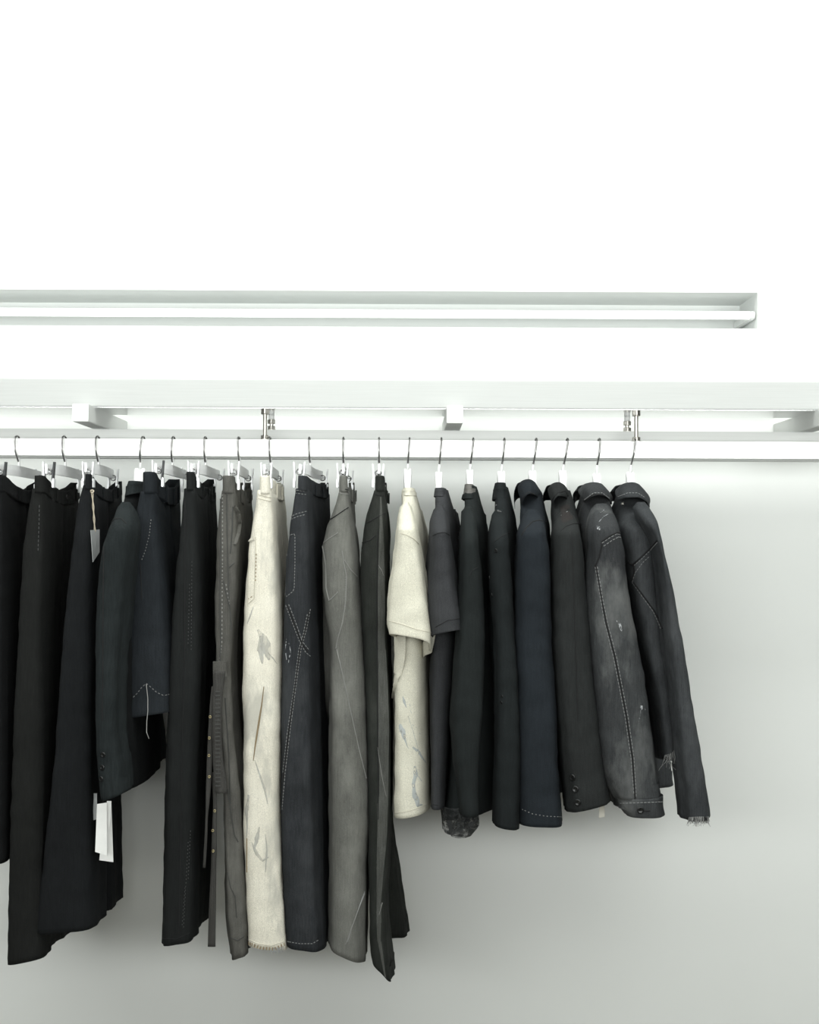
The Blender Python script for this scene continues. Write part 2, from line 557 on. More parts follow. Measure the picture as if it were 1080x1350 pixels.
class Garment:
    def __init__(s, name, label, cat, x, z, group=None):
        s.root = thing(name, label, cat, (x, RY, z), group)
        s.V, s.Fc = [], []
        s.bvh = None

    def part(s, name, vf, mat, label=None, parent=None, solid=True, kind=None):
        v, f = vf
        if solid:
            k = len(s.V)
            s.V += [tuple(p) for p in v]
            s.Fc += [tuple(i + k for i in q) for q in f]
            s.bvh = None
        o = mesh_obj(name, v, f, mat, parent or s.root, True, kind)
        if label:
            o['label'] = label
        return o

    def hit(s, px, py):
        if s.bvh is None:
            s.bvh = BVHTree.FromPolygons([Vector(v) for v in s.V], s.Fc)
        d = ray(px, py).normalized()
        loc, nrm, _, _ = s.bvh.ray_cast(EYE, d)
        if loc is None:
            return None
        if nrm.dot(d) > 0:
            nrm = -nrm
        return loc, nrm

    def trace(s, path, step=2.0):
        """follow a polyline of picture points over the garment's own surface"""
        out = []
        for (x0, y0), (x1, y1) in zip(path[:-1], path[1:]):
            k = max(1, int(math.hypot(x1 - x0, y1 - y0) / step))
            for i in range(k):
                out.append((x0 + (x1 - x0) * i / k, y0 + (y1 - y0) * i / k))
        out.append(path[-1])
        runs, cur = [], []
        for p in out:
            h = s.hit(*p)
            if h is None or (cur and (h[0] - cur[-1][0]).length > 0.05):
                if len(cur) > 1:
                    runs.append(cur)
                cur = [] if h is None else [h]
            else:
                cur.append(h)
        if len(cur) > 1:
            runs.append(cur)
        return runs

    def seams(s, name, paths, w=2.0, h=0.0012, mat=None, label=None, parent=None, step=2.0):
        """raised ridges along picture paths; w in pixels (about 1.55 mm each), may be one width per path point"""
        for path in paths:
            ww = None
            if len(path[0]) == 3:
                ww = [p[2] for p in path]
                path = [p[:2] for p in path]
            for run in s.trace(path, step):
                k = len(run)
                vv, ff = [], []
                for i, (p, nn) in enumerate(run):
                    tg = (run[min(i + 1, k - 1)][0] - run[max(i - 1, 0)][0])
                    if tg.length < 1e-7:
                        tg = Vector((0, 0, 1))
                    sd = tg.normalized().cross(nn).normalized()
                    wi = w if ww is None else float(np.interp(i / (k - 1), np.linspace(0, 1, len(ww)), ww))
                    hw = wi * 0.00155 / 2
                    vv += [p - sd * hw - nn * 0.0003, p - sd * hw * 0.6 + nn * h, p + sd * hw * 0.6 + nn * h, p + sd * hw - nn * 0.0003]
                for i in range(k - 1):
                    for j in range(3):
                        ff.append((i * 4 + j, i * 4 + 4 + j, i * 4 + 5 + j, i * 4 + 1 + j))
                o = mesh_obj(name, vv, ff, mat, parent or s.root)
                if label:
                    o['label'] = label

    def stitches(s, paths, mat, dash=2.6, gap=2.2, w=0.9, h=0.0011, name='stitching', parent=None):
        mb = MB()
        for path in paths:
            for run in s.trace(path, 0.8):
                pos, on = 0.0, True
                a = run[0]
                for p in run[1:]:
                    d = (p[0] - a[0]).length / 0.00155
                    if d >= (dash if on else gap):
                        if on:
                            c = (p[0] + a[0]) / 2 + a[1] * (h * 0.4)
                            ax = (p[0] - a[0]) / 2
                            if ax.length > 1e-6:
                                sd = ax.normalized().cross(a[1]).normalized() * (w * 0.00155 / 2)
                                mb.obox(c, ax, sd, a[1] * h * 0.6)
                        a = p
                        on = not on
        if mb.v:
            return mb.build(name, mat, parent or s.root, False, 'stuff')

    def patch(s, name, quad, mat, nx=8, ny=10, h=0.002, parent=None, label=None):
        """a piece of cloth laid on the surface: quad = four picture corners, clockwise from top left"""
        (ax, ay), (bx, by), (cx, cy), (dx, dy) = quad
        top, idx = [], {}
        for j in range(ny + 1):
            for i in range(nx + 1):
                u, v = i / nx, j / ny
                h_ = s.hit((1 - v) * ((1 - u) * ax + u * bx) + v * ((1 - u) * dx + u * cx),
                           (1 - v) * ((1 - u) * ay + u * by) + v * ((1 - u) * dy + u * cy))
                if h_:
                    rim = i in (0, nx) or j in (0, ny)
                    idx[(i, j)] = len(top)
                    top.append(h_[0] + h_[1] * (h if not rim else h * 0.0))
        ff = []
        for j in range(ny):
            for i in range(nx):
                k = [(i, j), (i, j + 1), (i + 1, j + 1), (i + 1, j)]
                if all(q in idx for q in k):
                    p = [top[idx[q]] for q in k]
                    if max((p[0] - p[2]).length, (p[1] - p[3]).length) < 0.06:
                        ff.append([idx[q] for q in k])
        if ff:
            o = mesh_obj(name, top, ff, mat, parent or s.root)
            if label:
                o['label'] = label
            return o

    def button(s, px, py, r, mat, name='button', label=None):
        h_ = s.hit(px, py)
        if not h_:
            return
        p, nn = h_
        # tilt the disc only part of the way to the surface
        rot = nn.to_track_quat('Z', 'Y').to_matrix()
        mb = MB()
        prof = [(1.0, 0.0), (1.0, 0.5), (0.82, 0.75), (0.6, 0.45), (0.0, 0.45)]
        seg = 14
        vv, ff = [], []
        for k, (rr, hh) in enumerate(prof):
            for i in range(seg):
                a = 2 * math.pi * i / seg
                vv.append(p + rot @ Vector((r * rr * math.cos(a), r * rr * math.sin(a), hh * r * 0.55)))
        for k in range(len(prof) - 1):
            for i in range(seg):
                j = (i + 1) % seg
                ff.append((k * seg + i, k * seg + j, (k + 1) * seg + j, (k + 1) * seg + i))
        mb.add(vv, ff)
        o = mb.build(name, mat, s.root, True)
        if label:
            o['label'] = label

    def fray(s, paths, mat, n=40, length=(0.004, 0.014), seed=1, name='frayed_threads'):
        """short loose threads hanging from a raw edge"""
        rnd = random.Random(seed)
        mb = MB()
        pts = []
        for path in paths:
            for run in s.trace(path, 1.0):
                pts += run
        if not pts:
            return
        for _ in range(n):
            p, nn = rnd.choice(pts)
            p = p + nn * 0.0006
            L = rnd.uniform(*length)
            d = Vector((rnd.uniform(-0.5, 0.5), rnd.uniform(-0.5, 0.2), -1)).normalized()
            q = [p + Vector((0, 0, 0.004)), p + d * L * 0.5, p + d * L + Vector((rnd.uniform(-.5, .5), 0, 0)) * L * 0.6]
            mb.tube(q, 0.0004, 3, False)
        return mb.build(name, mat, s.root, True, 'stuff')



def leaf_collar(g, topl, botl, mat, name='collar'):
    """folded collar: a leaf from the front point round the near side of the neck to the back, and its twin beyond"""
    def grid(flip):
        A = np.array([tuple(P(*t)) for t in topl])
        B = np.array([tuple(P(*t)) for t in botl])
        u = np.linspace(0, len(topl) - 1, 26)
        A, B = pchip(np.arange(len(topl)), A, u), pchip(np.arange(len(botl)), B, u)
        c = (A.mean(axis=0) + B.mean(axis=0)) / 2
        c[1] = RY
        lay = []
        for off in (0.0, 0.0035):
            rows_ = []
            for k in range(7):
                w = k / 6
                Q = A * (1 - w) + B * w
                out = Q - c
                out[:, 2] = 0
                out /= np.linalg.norm(out, axis=1)[:, None] + 1e-9
                Q = Q + out * (0.008 * math.sin(math.pi * min(1, w * 1.1)) - off) - np.array([0, 0, 1.0]) * (off * 0.7 if k == 0 else 0)
                rows_.append(Q)
            lay.append(rows_)
        v, f = [], []
        n = 26
        for rows_ in lay:
            for Q in rows_:
                for q in Q:
                    v.append((q[0], 2 * RY - q[1] if flip else q[1], q[2]))
        def add(*ix):
            f.append(tuple(reversed(ix)) if flip else ix)
        for L in (0, 1):
            b0 = L * 7 * n
            for k in range(6):
                for i in range(n - 1):
                    q = (b0 + k * n + i, b0 + (k + 1) * n + i, b0 + (k + 1) * n + i + 1, b0 + k * n + i + 1)
                    add(*(q if L == 0 else tuple(reversed(q))))
        o = 7 * n
        for i in range(n - 1):
            add(i, i + 1, o + i + 1, o + i)
            add(6 * n + i + 1, 6 * n + i, o + 6 * n + i, o + 6 * n + i + 1)
        for k in range(6):
            add(k * n, o + k * n, o + (k + 1) * n, (k + 1) * n)
        return v, f
    v, f = grid(False)
    v2, f2 = grid(True)
    k = len(v)
    return g.part(name, (v + v2, f + [tuple(i + k for i in q) for q in f2]), mat)


# ------------------------------------------------------------------ hangers
def hook_part(root, xt, xs, zs, y=RY):
    """wire hook over the rail: top at xt, stem foot at (xs, zs)"""
    pr = [(0.0, zs), (0.0, zs + 0.45 * (RZB - zs)), (-0.004, RZB - 0.012), (-0.013, RZB - 0.003), (-0.020, RZB + 0.006), (-0.0215, RZB + 0.014),
          (-0.0205, RZT - 0.006), (-0.015, RZT + 0.0025), (-0.007, RZT + 0.0052), (0.0, RZT + 0.0058), (0.007, RZT + 0.0052), (0.014, RZT + 0.002),
          (0.018, RZT - 0.006), (0.0185, RZT - 0.016)]
    # smooth
    pr = np.array(pr)
    tt = np.arange(len(pr))
    pr = pchip(tt, pr, np.linspace(0, len(pr) - 1, 44))
    mb = MB()
    ztop = RZT
    mb.tube([(xs + (xt - xs) * min(1, max(0, (z - zs) / (ztop - zs))), y + yy, z) for yy, z in pr], 0.0019, 8)
    mb.build('hook', M_WIRE, root, True)


def clip_part(root, xc, y, zt, zb, dark=False, spread=0.0112, wide=0.008):
    """spring clip gripping cloth: two levers, two jaw pads and a spring between"""
    h = zt - zb
    for sgn in (-1, 1):
        mt = M_CLIPDARK if (dark and sgn > 0) else M_CLIP
        lo, hi = Vector((xc + sgn * 0.0098, y, zb)), Vector((xc + sgn * spread, y, zt))
        ax = (hi - lo)
        nx = Vector((ax.z, 0, -ax.x)).normalized()
        # a slightly bowed lever from three plates
        pts = [lo + ax * 0.12, lo + ax * 0.32 - nx * sgn * 0.002, lo + ax * 0.62 - nx * sgn * 0.001, hi]
        vv, ff = [], []
        for i, p in enumerate(pts):
            w = wide * (0.9, 1.0, 0.95, 0.8)[i]
            for (dy, dn) in ((-w, -0.0014), (w, -0.0014), (w, 0.0014), (-w, 0.0014)):
                vv.append(p + Vector((0, dy, 0)) + nx * dn)
        for i in range(3):
            for k in range(4):
                ff.append((i * 4 + k, i * 4 + (k + 1) % 4, i * 4 + 4 + (k + 1) % 4, i * 4 + 4 + k))
        ff += [(0, 3, 2, 1), (12, 13, 14, 15)]
        mb = MB()
        mb.add(vv, ff)
        mb.build('clip_lever', mt, root)
        mb = MB()
        c = lo + ax * 0.16
        mb.box((c.x - 0.0022, y - wide * 1.1, zb), (c.x + 0.0022, y + wide * 1.1, zb + h * 0.36), 0.001)
        mb.build('jaw_pad', M_CLIP, root)
    mb = MB()
    zc = zb + h * 0.62
    pts = [(xc + 0.0060 * math.cos(a), y - 0.006 + 0.012 * a / 18.8, zc + 0.0060 * math.sin(a)) for a in np.linspace(0, 18.8, 40)]
    mb.tube(pts, 0.0012, 5)
    mb.build('clip_spring', M_WIRE, root, True)
    mb = MB()
    mb.cyl((xc - spread * 0.9, y, zc), (xc + spread * 0.9, y, zc), 0.0016, 8)
    mb.build('clip_pin', M_CLIP, root, True)


def clip_hanger(px_top, px_stem, label, near_px, far_px, dark=False, off=0.004, py_stem=614, bar_y=0.126, clip_py=(609, 643)):
    xt, xs = P(px_top, 578, RY).x, P(px_stem, py_stem, RY).x
    zs = P(px_stem, py_stem + 1, RY).z
    root = thing('clip_hanger', label, 'hanger', (xs, RY, zs - 0.03), 'metal clip hangers on the rail')
    hook_part(root, xt, xs, zs)
    mb = MB(); mb.cyl((xs, RY, zs - 0.004), (xs + (xt - xs) * 0.3, RY, zs + (RZT - zs) * 0.3), 0.0031, 10)
    mb.build('stem_sleeve', M_HANGER, root, True)
    # flat bar running front to back, a little bowed
    yn, yf = RY - bar_y, RY + bar_y
    xn = P(near_px, 625, yn).x
    xf = P(far_px, 625, yf).x
    vv, ff = [], []
    K = 14
    for i in range(K + 1):
        u = i / K
        y = yn - 0.008 + (yf - yn + 0.016) * u
        x = xn + (xf - xn) * u
        w = 4 * u * (1 - u)
        x = x * (1 - w) + xs * w
        zt, zb = zs + 0.001 - 0.004 * (1 - w), zs - 0.0215 - 0.001 * (1 - w)
        for (dx, z) in ((-0.0022, zb), (0.0022, zb), (0.0028, (zt + zb) / 2), (0.0022, zt), (-0.0022, zt), (-0.0028, (zt + zb) / 2)):
            vv.append((x + dx, y, z))
    for i in range(K):
        for k in range(6):
            ff.append((i * 6 + k, i * 6 + (k + 1) % 6, i * 6 + 6 + (k + 1) % 6, i * 6 + 6 + k))
    ff += [tuple(reversed(range(6))), tuple(K * 6 + k for k in range(6))]
    mb = MB(); mb.add(vv, ff); mb.build('bar', M_BARMETAL, root)
    zt, zb = P(near_px, clip_py[0], yn).z, P(near_px, clip_py[1], yn).z
    for x, y, dk in ((xn, yn, dark), (xf, yf, False)):
        cl = bpy.data.objects.new('clip', None)
        COL.objects.link(cl); cl.parent = root
        cl.location = Vector((x, y, zb)) - root.location
        clip_part(cl, x + (off if y < RY else 0.002), y, zt, zb, dk)
    return root


def coat_hanger(px_top, px_stem, label, py_neck, neck_w=12, tilt=0.0, arm=0.135, py_bot=None):
    xt, xs = P(px_top, 578, RY).x, P(px_stem, py_neck, RY).x
    zs = P(px_stem, py_neck, RY).z
    root = thing('coat_hanger', label, 'hanger', (xs, RY, zs - 0.09), 'white coat hangers on the rail')
    hook_part(root, xt, xs, zs)
    mb = MB(); mb.cyl((xs, RY, zs - 0.006), (xs + (xt - xs) * 0.26, RY, zs + (RZT - zs) * 0.26), 0.0033, 10)
    mb.build('stem_sleeve', M_HANGER, root, True)
    hw = neck_w * 0.00163 / 2
    # shaped shoulder body: sections along y, thick neck in the middle, arms sloping down
    K = 22
    vv, ff = [], []
    for i in range(K + 1):
        u = -1 + 2 * i / K
        y = RY + arm * u
        au = abs(u)
        neck = math.exp(-(au / 0.12) ** 4)
        zt = zs - 0.052 * (1 - neck) - 0.062 * max(0, au - 0.1) ** 1.15
        zb = zt - (0.016 + 0.040 * neck) * (1 - 0.3 * au)
        w = hw * (0.45 + 0.55 * neck) * (1 - 0.25 * au ** 3)
        for (dx, z) in ((-w * .85, zb), (w * .85, zb), (w, zb + .003), (w, zt - .003), (w * .8, zt), (-w * .8, zt), (-w, zt - .003), (-w, zb + .003)):
            vv.append((xs + dx, y, z))
    for i in range(K):
        for k in range(8):
            ff.append((i * 8 + k, i * 8 + (k + 1) % 8, i * 8 + 8 + (k + 1) % 8, i * 8 + 8 + k))
    ff += [tuple(reversed(range(8))), tuple(K * 8 + k for k in range(8))]
    mb = MB(); mb.add(vv, ff); mb.build('shoulder_body', M_HANGER, root)
    return root


# ------------------------------------------------------------------ trousers
YN, YM, YF = -0.43, -0.262, -0.115


def trousers(name, label, cat, rows, mat, seed, waist, hem_sn=0, yaw=0.0, fold=0.006, far_rows=None, bandmat=None, sag=0.020,
             loops=True, group=None, hem_df=0.0, e=4.6, far_dz=0.0, cw=18, yn=YN, ym=YM, yf=YF):
    """waist = (top row, bottom row, l, r) of the near end of the waistband; rows = (row, left, right) of the near leg"""
    wt, wb, wl, wr = waist
    xc = P((wl + wr) / 2, wt, yn).x
    zlow = P(500, rows[-1][0], yn).z
    g = Garment(name, label, cat, xc, zlow, group)
    near, far = [], []
    for k, rw in enumerate(rows):
        py, l, r = rw[:3]
        last = k == len(rows) - 1
        near.append(R(py, l, r, yn, ym + 0.012, yaw=yaw, sn=hem_sn if last else 0, df=hem_df if last else 0,
                      sag=sag * max(0, 1 - k / 2)))
    # leg tubes begin just under the waistband
    g.part('leg', loft(near, n=56, m=84, e=e, aspect=2.6, fold=fold, seed=seed), mat)
    if far_rows is None:
        far = []
        for k, rw in enumerate(rows):
            py, l, r = rw[:3]
            a, b = P(l, py, yn), P(r, py, yn)
            k1, k2 = yaw * (ym - yn) / 0.35, yaw * (yf - yn) / 0.35
            far.append((a.x + k1, ym - 0.012, a.z + far_dz, b.x + k1, ym - 0.012, b.z + far_dz, a.x + k2, yf, a.z + far_dz, b.x + k2, yf, b.z + far_dz,
                        sag * max(0, 1 - k / 2)))
    else:
        far = far_rows
    g.part('leg', loft(far, n=48, m=60, e=e, aspect=2.6, fold=fold, seed=seed + 31), mat)
    # waistband
    wrow = [R(wt, wl, wr, yn - 0.004, yf + 0.004, yaw=yaw, sag=sag * 1.25), R((wt + wb) / 2, wl - .3, wr + .3, yn - 0.005, yf + 0.005, yaw=yaw, sag=sag * 1.2),
            R(wb + 1, wl - 0.8, wr + 0.8, yn - 0.005, yf + 0.005, yaw=yaw, sag=sag)]
    wbnd = g.part('waistband', loft(wrow, n=72, m=10, e=4.0, aspect=6, fold=0.005, seed=seed + 5, ramp0=1.0, crink=0.0008), bandmat or mat)
    # seam under the band at the near end and side panel
    if loops:
        x0, x1 = P(wl, wt, yn).x, P(wr, wt, yn).x
        zt, zb = P(500, wt, yn).z, P(500, wb, yn).z
        for yy in (-0.335, -0.245, -0.17):
            for side, x in ((1, x1), (-1, x0)):
                h_ = BVHTree.FromPolygons([Vector(v) for v in g.V], g.Fc) if g.bvh is None else g.bvh
                g.bvh = h_
                zc = (zt + zb) / 2 - sag * 1.1 * (1 - ((yy - (yn + yf) / 2) / ((yf - yn) / 2)) ** 2)
                loc, nn, _, _ = h_.ray_cast(Vector((xc + side * 0.3, yy, zc)), Vector((-side, 0, 0)))
                if loc:
                    mb = MB()
                    hh = (zt - zb) * 0.42
                    p = loc + Vector((side * 0.0022, 0, 0))
                    mb.box((p.x - 0.0016, p.y - 0.0045, p.z - hh - 0.004), (p.x + 0.0016, p.y + 0.0045, p.z + hh - 0.004), 0.001)
                    mb.build('belt_loop', bandmat or mat, g.root)
    return g


def price_tag(label, cord_top, card, ywall, mat, name='price_tag', tilt=0.0, cord=True):
    """swing tag: quad of picture corners at depth ywall, with a knotted cord from cord_top"""
    pts = [P(px, py, ywall + dy) for (px, py), dy in zip(card, (0, tilt, tilt, 0))]
    t = thing(name, label, 'tag', (sum((p for p in pts), Vector()) / 4), 'price tags')
    nrm = (pts[1] - pts[0]).cross(pts[3] - pts[0]).normalized() * 0.0006
    mb = MB()
    vv = [p - nrm for p in pts] + [p + nrm for p in pts]
    mb.add(vv, [(0, 1, 2, 3), (7, 6, 5, 4), (0, 4, 5, 1), (1, 5, 6, 2), (2, 6, 7, 3), (3, 7, 4, 0)])
    mb.build('card', mat, t)
    if cord:
        a = P(*cord_top, ywall)
        b_ = (pts[0] + pts[1]) / 2 - Vector((0, 0, 0.004))
        mb = MB()
        K = 16
        for s_ in (-1, 1):
            mb.tube([a + (b_ - a) * (i / K) + Vector((s_ * 0.0006 * math.sin(i * 1.3) + s_ * 0.0008, 0, 0)) for i in range(K + 1)], 0.0011, 5)
        mb.build('cord', M_STRING, t, True)
        mb = MB(); mb.tube([a + Vector((0.003 * math.cos(q), 0.002 * math.sin(2 * q), 0.003 * math.sin(q))) for q in np.linspace(0, 9, 16)], 0.0013, 5)
        mb.build('knot', M_STRING, t, True)
    return t

# ------------------------------------------------------------------ fabrics
F_BLACKBROWN = blk('soft_black_wool', 33, 34, 33)
F_BLACK = blk('black_wool', 24, 25, 26)
F_NAVYBLACK = blk('navy_black_wool', 30, 32, 34)
F_TEALBLACK = blk('green_black_cotton', 38, 43, 44, streak=0.24)
F_INK = blk('ink_cotton', 40, 44, 48)
F_BLACKTWILL = blk('black_twill', 35, 37, 37)
F_GREY = cloth('washed_grey_cotton', srgb(84, 83, 79), srgb(67, 66, 63), streak=0.16, wash=0.5, wash_col=srgb(116, 115, 110), big=9)
F_GREYDARK = cloth('grey_strap_cotton', srgb(70, 69, 67), srgb(52, 51, 49), streak=0.2)
F_CREAMDENIM = cloth('cream_denim', srgb(219, 215, 202), srgb(206, 201, 187), streak=0.05, big=7, bump=0.3,
                     stains=[(srgb(172, 170, 161), 0.55, 8.5, (1.6, 1.0, 0.5))])
F_DENIMDARK = cloth('dark_indigo_denim', srgb(46, 48, 51), srgb(36, 38, 40), streak=0.2, wash=0.35, wash_col=srgb(78, 80, 82), big=8)
F_GREYDENIM = cloth('stone_grey_denim', srgb(105, 105, 101), srgb(86, 86, 82), streak=0.14, wash=0.5, wash_col=srgb(140, 140, 134), big=6, bump=0.3)
F_GREENBLACK = cloth('green_black_denim', srgb(39, 41, 38), srgb(30, 32, 30), streak=0.16, wash=0.4, wash_col=srgb(72, 74, 70), big=6)
F_CREAM = cloth('cream_jersey', srgb(204, 201, 187), srgb(196, 193, 178), streak=0.03, big=4, bump=0.12)
F_CHARCOAL = cloth('charcoal_jersey', srgb(57, 58, 60), srgb(46, 47, 49), streak=0.10, big=5, bump=0.12)
F_COLLARGREY = cloth('grey_rib', srgb(110, 108, 104), srgb(92, 90, 88), streak=0.10)
F_BLACKKNIT = blk('black_knit', 36, 40, 40, streak=0.12)
F_BLACKJERSEY = blk('black_jersey', 33, 37, 38, streak=0.12)
F_NAVYWOOL = blk('navy_wool', 38, 43, 48, streak=0.10)
F_CHARBLACK = blk('charcoal_black_wool', 44, 46, 46, streak=0.16)
F_PATCHBROWN = blk('brown_black_patch', 50, 47, 46, streak=0.14)
F_DENIMWASH = cloth('washed_black_denim', srgb(59, 61, 62), srgb(41, 42, 44), streak=0.24, wash=0.7, wash_col=srgb(112, 113, 112), big=5, bump=0.35)
F_DENIMBLACK = cloth('black_denim', srgb(57, 59, 61), srgb(43, 45, 47), streak=0.22, wash=0.45, wash_col=srgb(92, 94, 96), big=6, bump=0.35)
F_LINING = plain('cream_lining', (0.68, 0.66, 0.58, 1), 0.85)
F_SEAMDARK = plain('dark_seam', (0.004, 0.004, 0.0045, 1), 0.9)
F_SEAMGREY = plain('worn_grey_seam', (0.19, 0.19, 0.18, 1), 0.9)
F_SEAMGREYD = plain('dark_grey_seam', (0.045, 0.045, 0.042, 1), 0.9)  # darker grey than the worn seam
F_SEAMCREAM = plain('cream_seam', (0.50, 0.47, 0.39, 1), 0.9)

m, nt, b = base_mat('sheer_knit', 0.9)
b.inputs['Base Color'].default_value = srgb(34, 36, 36)
nz = noise_node(nt, 60, 4, (1, 1, 1.8))
rr = ramp(nt, nz.outputs['Fac'], [(0.44, (1, 1, 1, 1)), (0.58, (0.35, 0.35, 0.35, 1))])
nt.links.new(rr.outputs['Color'], b.inputs['Alpha'])
F_SHEER = m

# ------------------------------------------------------------------ clip hangers
clip_hanger(23, 25, 'clip hanger at the far left holding the black trousers cut by the picture edge', -2, 52, True, py_stem=614)
clip_hanger(85, 86, 'clip hanger with the dark near clip, second hanger from the left', 62, 108, True, py_stem=614)
clip_hanger(129, 130, 'clip hanger holding the wide black trousers with the corded tag', 114, 148, False, py_stem=612)
clip_hanger(229, 227, 'clip hanger with the dark near clip holding the black shorts', 206, 245, True, py_stem=613, clip_py=(607, 642))
clip_hanger(271, 271, 'clip hanger holding the black stitched trousers beside the grey strapped trousers', 253, 288, False, py_stem=613, clip_py=(608, 643))
clip_hanger(315, 316, 'clip hanger holding the grey strapped trousers', 306, 326, False, py_stem=613, clip_py=(608, 646))
clip_hanger(356, 357, 'clip hanger holding the cream jeans', 349, 366, False, py_stem=614, clip_py=(610, 644))
clip_hanger(408, 409, 'clip hanger holding the dark indigo jeans', 396, 424, False, py_stem=614, off=-0.002, clip_py=(609, 643))
clip_hanger(453, 453, 'clip hanger holding the stone grey jeans', 453, 458, False, py_stem=614, off=-0.002, clip_py=(611, 643))
clip_hanger(500, 500, 'clip hanger holding the greenish black jeans', 500, 500, False, py_stem=614, off=-0.002, clip_py=(612, 643))

# ------------------------------------------------------------------ trousers, left to right
g = trousers('trousers', 'black trousers cut off by the left edge of the picture', 'trousers',
             [(644, -14, 6), (700, -20, 6), (800, -30, 6), (1000, -42, 5), (1140, -48, 4)], F_BLACK, 1, (626, 647, -12, 5))
g = trousers('trousers', 'long straight black trousers, lowest hem at the far left', 'trousers',
             [(644, 39, 58), (700, 29, 58), (760, 24, 57), (850, 19, 55), (950, 13, 55), (1050, 9, 54), (1150, 6, 53), (1270, 4, 56)],
             F_BLACKBROWN, 2, (627, 648, 41, 58), hem_sn=-10)
g.stitches([[(52, 666), (51, 700), (50, 730)]], M_STITCHDIM)
g.button(88, 655, 0.005, M_BTN)

g = trousers('trousers', 'wide flared black trousers with a corded tag at the waist', 'trousers',
             [(640, 107, 120), (660, 101, 121), (720, 92, 121), (800, 83, 121), (900, 74, 121), (1000, 65, 121), (1100, 54, 121), (1170, 47, 121), (1230, 40, 122)],
             F_NAVYBLACK, 3, (625, 644, 109, 119), hem_sn=-6, fold=0.005)

# black cropped shorts in front of the narrow blazer
g = trousers('shorts', 'black cropped shorts with a white stitched hem and a loose thread', 'shorts',
             [(648, 182, 206), (680, 175, 207), (720, 171, 211), (800, 164, 218), (860, 159, 223), (944, 153, 227)],
             F_INK, 5, (622, 649, 185, 206), hem_sn=-10, fold=0.004)
g.stitches([[(199, 685), (197, 705), (192, 725), (186, 741)]], M_STITCH, 1.6, 2.0, 0.8)
g.seams('seam', [[(185, 743), (187, 790)]], 1.2, 0.001, F_SEAMDARK)
g.stitches([[(156, 925), (165, 923), (174, 921), (181, 914), (187, 906), (193, 901), (199, 906), (207, 913), (216, 917), (224, 915)]], M_STITCH, 2.4, 1.8, 0.8)
for run in g.trace([(193, 902), (195, 920), (195, 938)]):
    mb = MB()
    pts = [p + nn * 0.0012 for p, nn in run]
    e_ = pts[-1]
    pts += [e_ + Vector((-0.002, 0, -0.02)), e_ + Vector((-0.002, 0, -0.042)), e_ + Vector((0.003, 0, -0.055))]
    mb.tube(pts, 0.0008, 5)
    mb.build('loose_thread', M_THREAD, g.root, True)

g = trousers('trousers', 'straight black trousers with columns of fine white stitching', 'trousers',
             [(644, 240, 258), (700, 235, 261), (760, 228, 262), (850, 221, 262), (950, 217, 260), (1050, 215, 258), (1150, 213, 257), (1246, 210, 254)],
             F_BLACKTWILL, 6, (622, 645, 241, 257), hem_sn=-7)
g.seams('seam', [[(244, 655), (244, 760), (243, 880), (240, 1000), (238, 1120), (236, 1230)]], 1.3, 0.0014, F_SEAMDARK)
g.stitches([[(253, 740), (252, 860)], [(250, 770), (248, 850)], [(248, 1110), (242, 1225)], [(251, 1095), (248, 1160)], [(244, 1170), (240, 1222)]], M_STITCHDIM, 1.2, 2.4, 0.7)
g.seams('seam', [[(212, 1237), (232, 1238), (250, 1230)]], 1.0, 0.0008, F_SEAMDARK)

# ---- grey strapped trousers
g = trousers('trousers', 'washed grey trousers hung with studded straps and a torn belt', 'trousers',
             [(646, 290, 310), (680, 286, 312), (720, 283, 314), (760, 282, 313), (800, 280, 310), (840, 281, 306), (880, 282, 304), (950, 286, 306), (1000, 289, 311),
              (1050, 291, 316), (1100, 293, 319), (1150, 294, 321), (1200, 295, 323), (1264, 302, 325)],
             F_GREY, 7, (627, 649, 291, 310), hem_sn=-8, fold=0.008)
g.seams('seam', [[(291, 652), (291, 720), (290, 800), (291, 850), (290, 872)], [(299, 652), (300, 740), (302, 790)], [(294, 765), (303, 800), (305, 830)],
                 [(307, 668), (306, 700), (304, 730)], [(309, 742), (302, 748)], [(297, 920), (302, 1000), (304, 1060)], [(300, 1040), (309, 1100), (314, 1110)]], 1.8, 0.0016, F_SEAMGREYD)
g.stitches([[(293.5, 652), (293.5, 740), (292.5, 850), (288, 880)], [(298, 770), (303, 800)]], F_SEAMGREY, 1.6, 2.4, 1.3)
g.seams('pocket_flap', [[(308, 668, 5), (313, 676, 6), (315, 690, 6), (313, 705, 6), (309, 718, 4)]], 5, 0.006, F_GREY, 'curled pocket flap with worn edge')
g.seams('seam', [[(300, 1150), (304, 1170), (310, 1182), (312, 1210)], [(303, 1236), (314, 1240), (322, 1234)]], 1.4, 0.0012, F_SEAMGREYD)


